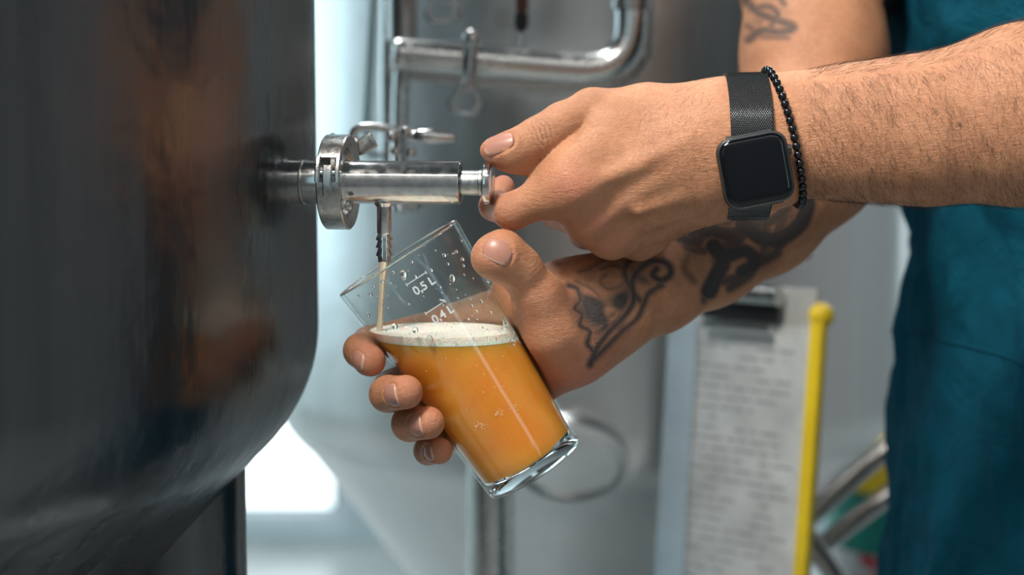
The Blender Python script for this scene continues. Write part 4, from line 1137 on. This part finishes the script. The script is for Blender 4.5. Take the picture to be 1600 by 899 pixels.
tube('rod', [Pd(817,-300), Pd(815,30), Pd(812,78)], 4*MMPX*1.4, M_valve, t, 12)
tube('grip', [Pd(816,-40), Pd(815.5,12), Pd(815,22)], [10*MMPX*1.4, 10*MMPX*1.4, 7*MMPX*1.4], plain('brown_grip', (.10,.04,.02), .5), t, 20)
tube('tip', [Pd(815,22), Pd(814,40), Pd(812,50)], [11*MMPX*1.4, 11*MMPX*1.4, 6*MMPX*1.4], M_blackp, t, 20)
# butterfly valve with a capsule handle behind the sampling valve
bd = 200
t = thing('butterfly_valve', P(620, 250, bd), 'blurred steel valve with capsule handle behind the sampling valve', 'valve')
kk = MMPX*(D+.2)/D
lathe('body', [(0,-30*kk),(22*kk,-30*kk),(24*kk,-18*kk),(34*kk,-14*kk),(34*kk,14*kk),(24*kk,18*kk),(22*kk,60*kk),(0,60*kk)], P(640,300,bd+30), (1,0,0), M_clamp, t, 40)
tube('stem', [P(624,290,bd+20), P(622,205,bd)], 8*kk, M_valve, t, 16)
tube('yoke', catmull([P(560,226,bd), P(552,208,bd), P(566,199,bd), P(600,200,bd), P(622,206,bd)], 6), 7*kk, M_pipe, t, 16)
tube('handle', catmull([P(636,211,bd), P(652,212,bd), P(668,213,bd), P(690,214.5,bd), P(708,215,bd), P(714,215,bd)], 4), [.5*7*kk]+[7.5*kk]*3+[10*kk+2*kk*math.sin(i*.35) for i in range(14)]+[9*kk,7*kk,3*kk], M_valve, t, 20)
for x, y in ((612,214),(634,205),(618,236),(642,238)):
    bm = bmesh.new(); bmesh.ops.create_uvsphere(bm, u_segments=14, v_segments=8, radius=8*kk, matrix=Matrix.Translation(P(x,y,bd-6))); bmobj('bolt', bm, M_valve, t)

# pale uprights on the left, towards the windows
M_pale = plain('pale_blue_paint', (0.36, 0.60, 0.66), 0.35); M_pale2 = plain('white_blue_paint', (0.62, 0.85, 0.9), 0.3)
def post(name, px, wpx, d_, mat, lab, top=2.9, slant=0):
    p = P(px, 600, d_); r = wpx/2*MMPX*(D+d_*1e-3)/D
    t = thing(name, (p.x, p.y, 0), lab, 'post'); lathe('tube', [(0,.012),(r, .012), (r, top), (0, top)], (p.x, p.y, 0), (0,0,1), mat, t, 48)
    lathe('base_plate', [(0,0),(r*1.5,0),(r*1.5,.012),(0,.012)], (p.x, p.y, 0), (0,0,1), mat, t, 32)
# pale column and bright strip between the big tank and the pipes
p = P(577, 250, 470); t = thing('conduit', (p.x, p.y, P(577,250,470).z), 'thin bright white upright conduit beside the pale column', 'pipe')
tube('tube', [P(592,-500,470), P(583,0,470), P(572,200,470), P(571,240,470)], 8*MMPX*1.46, M_pale2, t, 20)
tube('bracket', [P(571,240,470), P(600,244,480)], 4*MMPX*1.46, M_clamp, t, 12)

# ------------------------------------------------------------------ clipboard hanging by the tank
t = thing('clipboard', P(1165, 690, 470), 'clipboard of grey paper sheets with metal clip and yellow edge', 'clipboard')
yaw = R(38); CX = Vector((math.cos(yaw), -math.sin(yaw), 0)); CN = Vector((-math.sin(yaw), -math.cos(yaw), 0)); CZ = (Vector((0,0,1))*1.0 + CX*0.055).normalized(); CXn = CX
cc_ = P(1168, 445, 470); kq_ = MMPX*(D+.47)/D
wd = 196*kq_/math.cos(yaw); ht = 0.31
ctr = cc_ - CZ*ht/2
M_board = plain('grey_board', (0.42,0.43,0.42), 0.5); M_paper = plain('printed_paper', (0.66,0.68,0.68), 0.7, var=.18, nscale=26)
M_yel = plain('yellow_plastic', (0.95,0.66,0.02), 0.4); M_bluep = plain('pale_blue_sheet', (0.50,0.62,0.70), 0.5)
axs = (CXn, CN, CZ)
box('board', ctr, (wd, .004, ht), M_board, t, axs, .001)
box('paper', ctr - CZ*.018 + CN*.0034 + CXn*.004, (wd*.92, .002, ht-.03), M_paper, t, axs)
box('plastic_sleeve', ctr - CZ*.020 - CXn*(wd*.5-.010) + CN*.006 , (.030, .0015, ht-.03), M_bluep, t, axs)
box('edge_strip', ctr + CXn*(wd*.5+.004) + CN*.003 - CZ*.006, (.013, .013, ht-.02), M_yel, t, axs, .003)
bm = bmesh.new(); bmesh.ops.create_uvsphere(bm, u_segments=16, v_segments=10, radius=.011, matrix=Matrix.Translation(cc_ + CXn*(wd*.5+.004) - CZ*.022)); bmobj('edge_knob', bm, M_yel, t)
clipb = box('clip', cc_ - CZ*.020 + CN*.010, (wd*.56, .008, .020), M_blackp, t, axs, .003)
tube('clip_roll', [cc_ - CZ*.007 + CN*.014 - CXn*wd*.29, cc_ - CZ*.007 + CN*.014 + CXn*wd*.29], .0085, M_valve, clipb, 20)
tube('clip_lip', [cc_ - CZ*.036 + CN*.014 - CXn*wd*.24, cc_ - CZ*.036 + CN*.014 + CXn*wd*.24], .0035, M_valve, clipb, 16)
# lines of print, dark grey
bm = bmesh.new(); rnd = random.Random(4)
for i in range(26):
    z_ = -.055 - i*.0092
    x_ = -wd*.36
    while x_ < wd*.30:
        L = rnd.uniform(.006, .022)
        if rnd.random() < .75: add_box(bm, cc_ + CZ*z_ + CXn*(x_+L/2) + CN*.0046, (L, .0003, .0022), axs)
        x_ += L+.004
bmobj('print_lines', bm, plain('print_ink', (.36,.37,.38), .7), t, False)['kind'] = 'stuff'
tube('hook', [cc_ - CN*.004 + CZ*.0, cc_ + CZ*.012, cc_ + CZ*.022 - CN*.02, cc_ + CZ*.02 - CN*.07], .003, M_blackp, t, 12)
# black knob with a red end hanging behind the arm
t = thing('hose_nozzle', P(1257, 385, 420), 'small black nozzle with red end below the tattooed forearm', 'nozzle')
kn_ = MMPX*1.42
tube('grip', [P(1262,250,420), P(1259,345,420), P(1258,360,420), P(1257,392,420)], [5*kn_, 5*kn_, 12*kn_, 12*kn_], M_blackp, t, 20)
tube('tip', [P(1257,392,420), P(1257,402,420), P(1257,406,420)], [11*kn_, 10*kn_, 6*kn_], M_redp, t, 20)

# ------------------------------------------------------------------ trolley, canister and ladder on the right
td = 1150; tp = P(1400, 915, td)
M_tr = steel('trolley_steel', (.5,.5,.5), .3)
t = thing('trolley', (tp.x, tp.y+.05, 0), 'low steel trolley under the yellow lidded canister', 'trolley')
box('top', (tp.x, tp.y+.05, tp.z-.012), (.5, .42, .024), M_tr, t, None, .004)
for sx in (-1,1):
    for sy in (-1,1): tube('leg', [(tp.x+sx*.22, tp.y+.05+sy*.18, 0), (tp.x+sx*.22, tp.y+.05+sy*.18, tp.z-.022)], .014, M_tr, t, 14)
box('shelf', (tp.x, tp.y+.05, .2), (.46, .38, .015), M_tr, t, None, .003)
kc = MMPX*(D+td*1e-3)/D; c = Vector((tp.x, tp.y, 0)); rc = 108*kc; zz = lambda py: P(1440, py, td).z
t = thing('canister', (c.x, c.y, tp.z), 'yellow lidded canister with green and white label beside the apron', 'canister')
lathe('drum', [(0, tp.z+.001), (rc*.96, tp.z+.001), (rc, tp.z+.01), (rc, zz(760)), (0, zz(760))], c, (0,0,1), plain('white_plastic', (.62,.62,.62), .4), t, 64)
lathe('lid', [(0, zz(672)), (rc*.9, zz(674)), (rc*1.05, zz(690)), (rc*1.05, zz(742)), (rc*1.0, zz(748)), (0, zz(748))], c, (0,0,1), M_yel, t, 64)
lathe('label', [(rc+.0004, zz(750)), (rc+.0015, zz(751)), (rc+.0015, zz(842)), (rc+.0004, zz(843))], c, (0,0,1), plain('green_label', (.0,.24,.19), .5), t, 64)
bm = bmesh.new(); rnd = random.Random(2)
for i in range(26):
    a = R(rnd.uniform(180, 330)); z_ = rnd.uniform(zz(895), zz(850)); n_ = Vector((math.cos(a), math.sin(a), 0))
    add_box(bm, c + n_*(rc+.0006) + Vector((0,0,z_)), (.018, .0012, .012), (n_.cross(Vector((0,0,1))), n_, Vector((0,0,1))))
bmobj('label_print', bm, plain('red_print', (.55,.05,.07), .5), t, False)['kind'] = 'stuff'
t = thing('step_ladder', P(1330, 760, 620), 'grey steel ladder rails leaning diagonally left of the apron', 'ladder')
for a, b, dd, r in (((1272,802),(1400,690),560,.009), ((1262,838),(1325,930),540,.010), ((1272,862),(1400,765),575,.009)):
    p0, p1 = P(*a, dd), P(*b, dd); e_ = (p1-p0).normalized(); tube('rail', [p0 - e_*.01, p1 + e_*.04], r, M_clamp, t, 16)

settle()
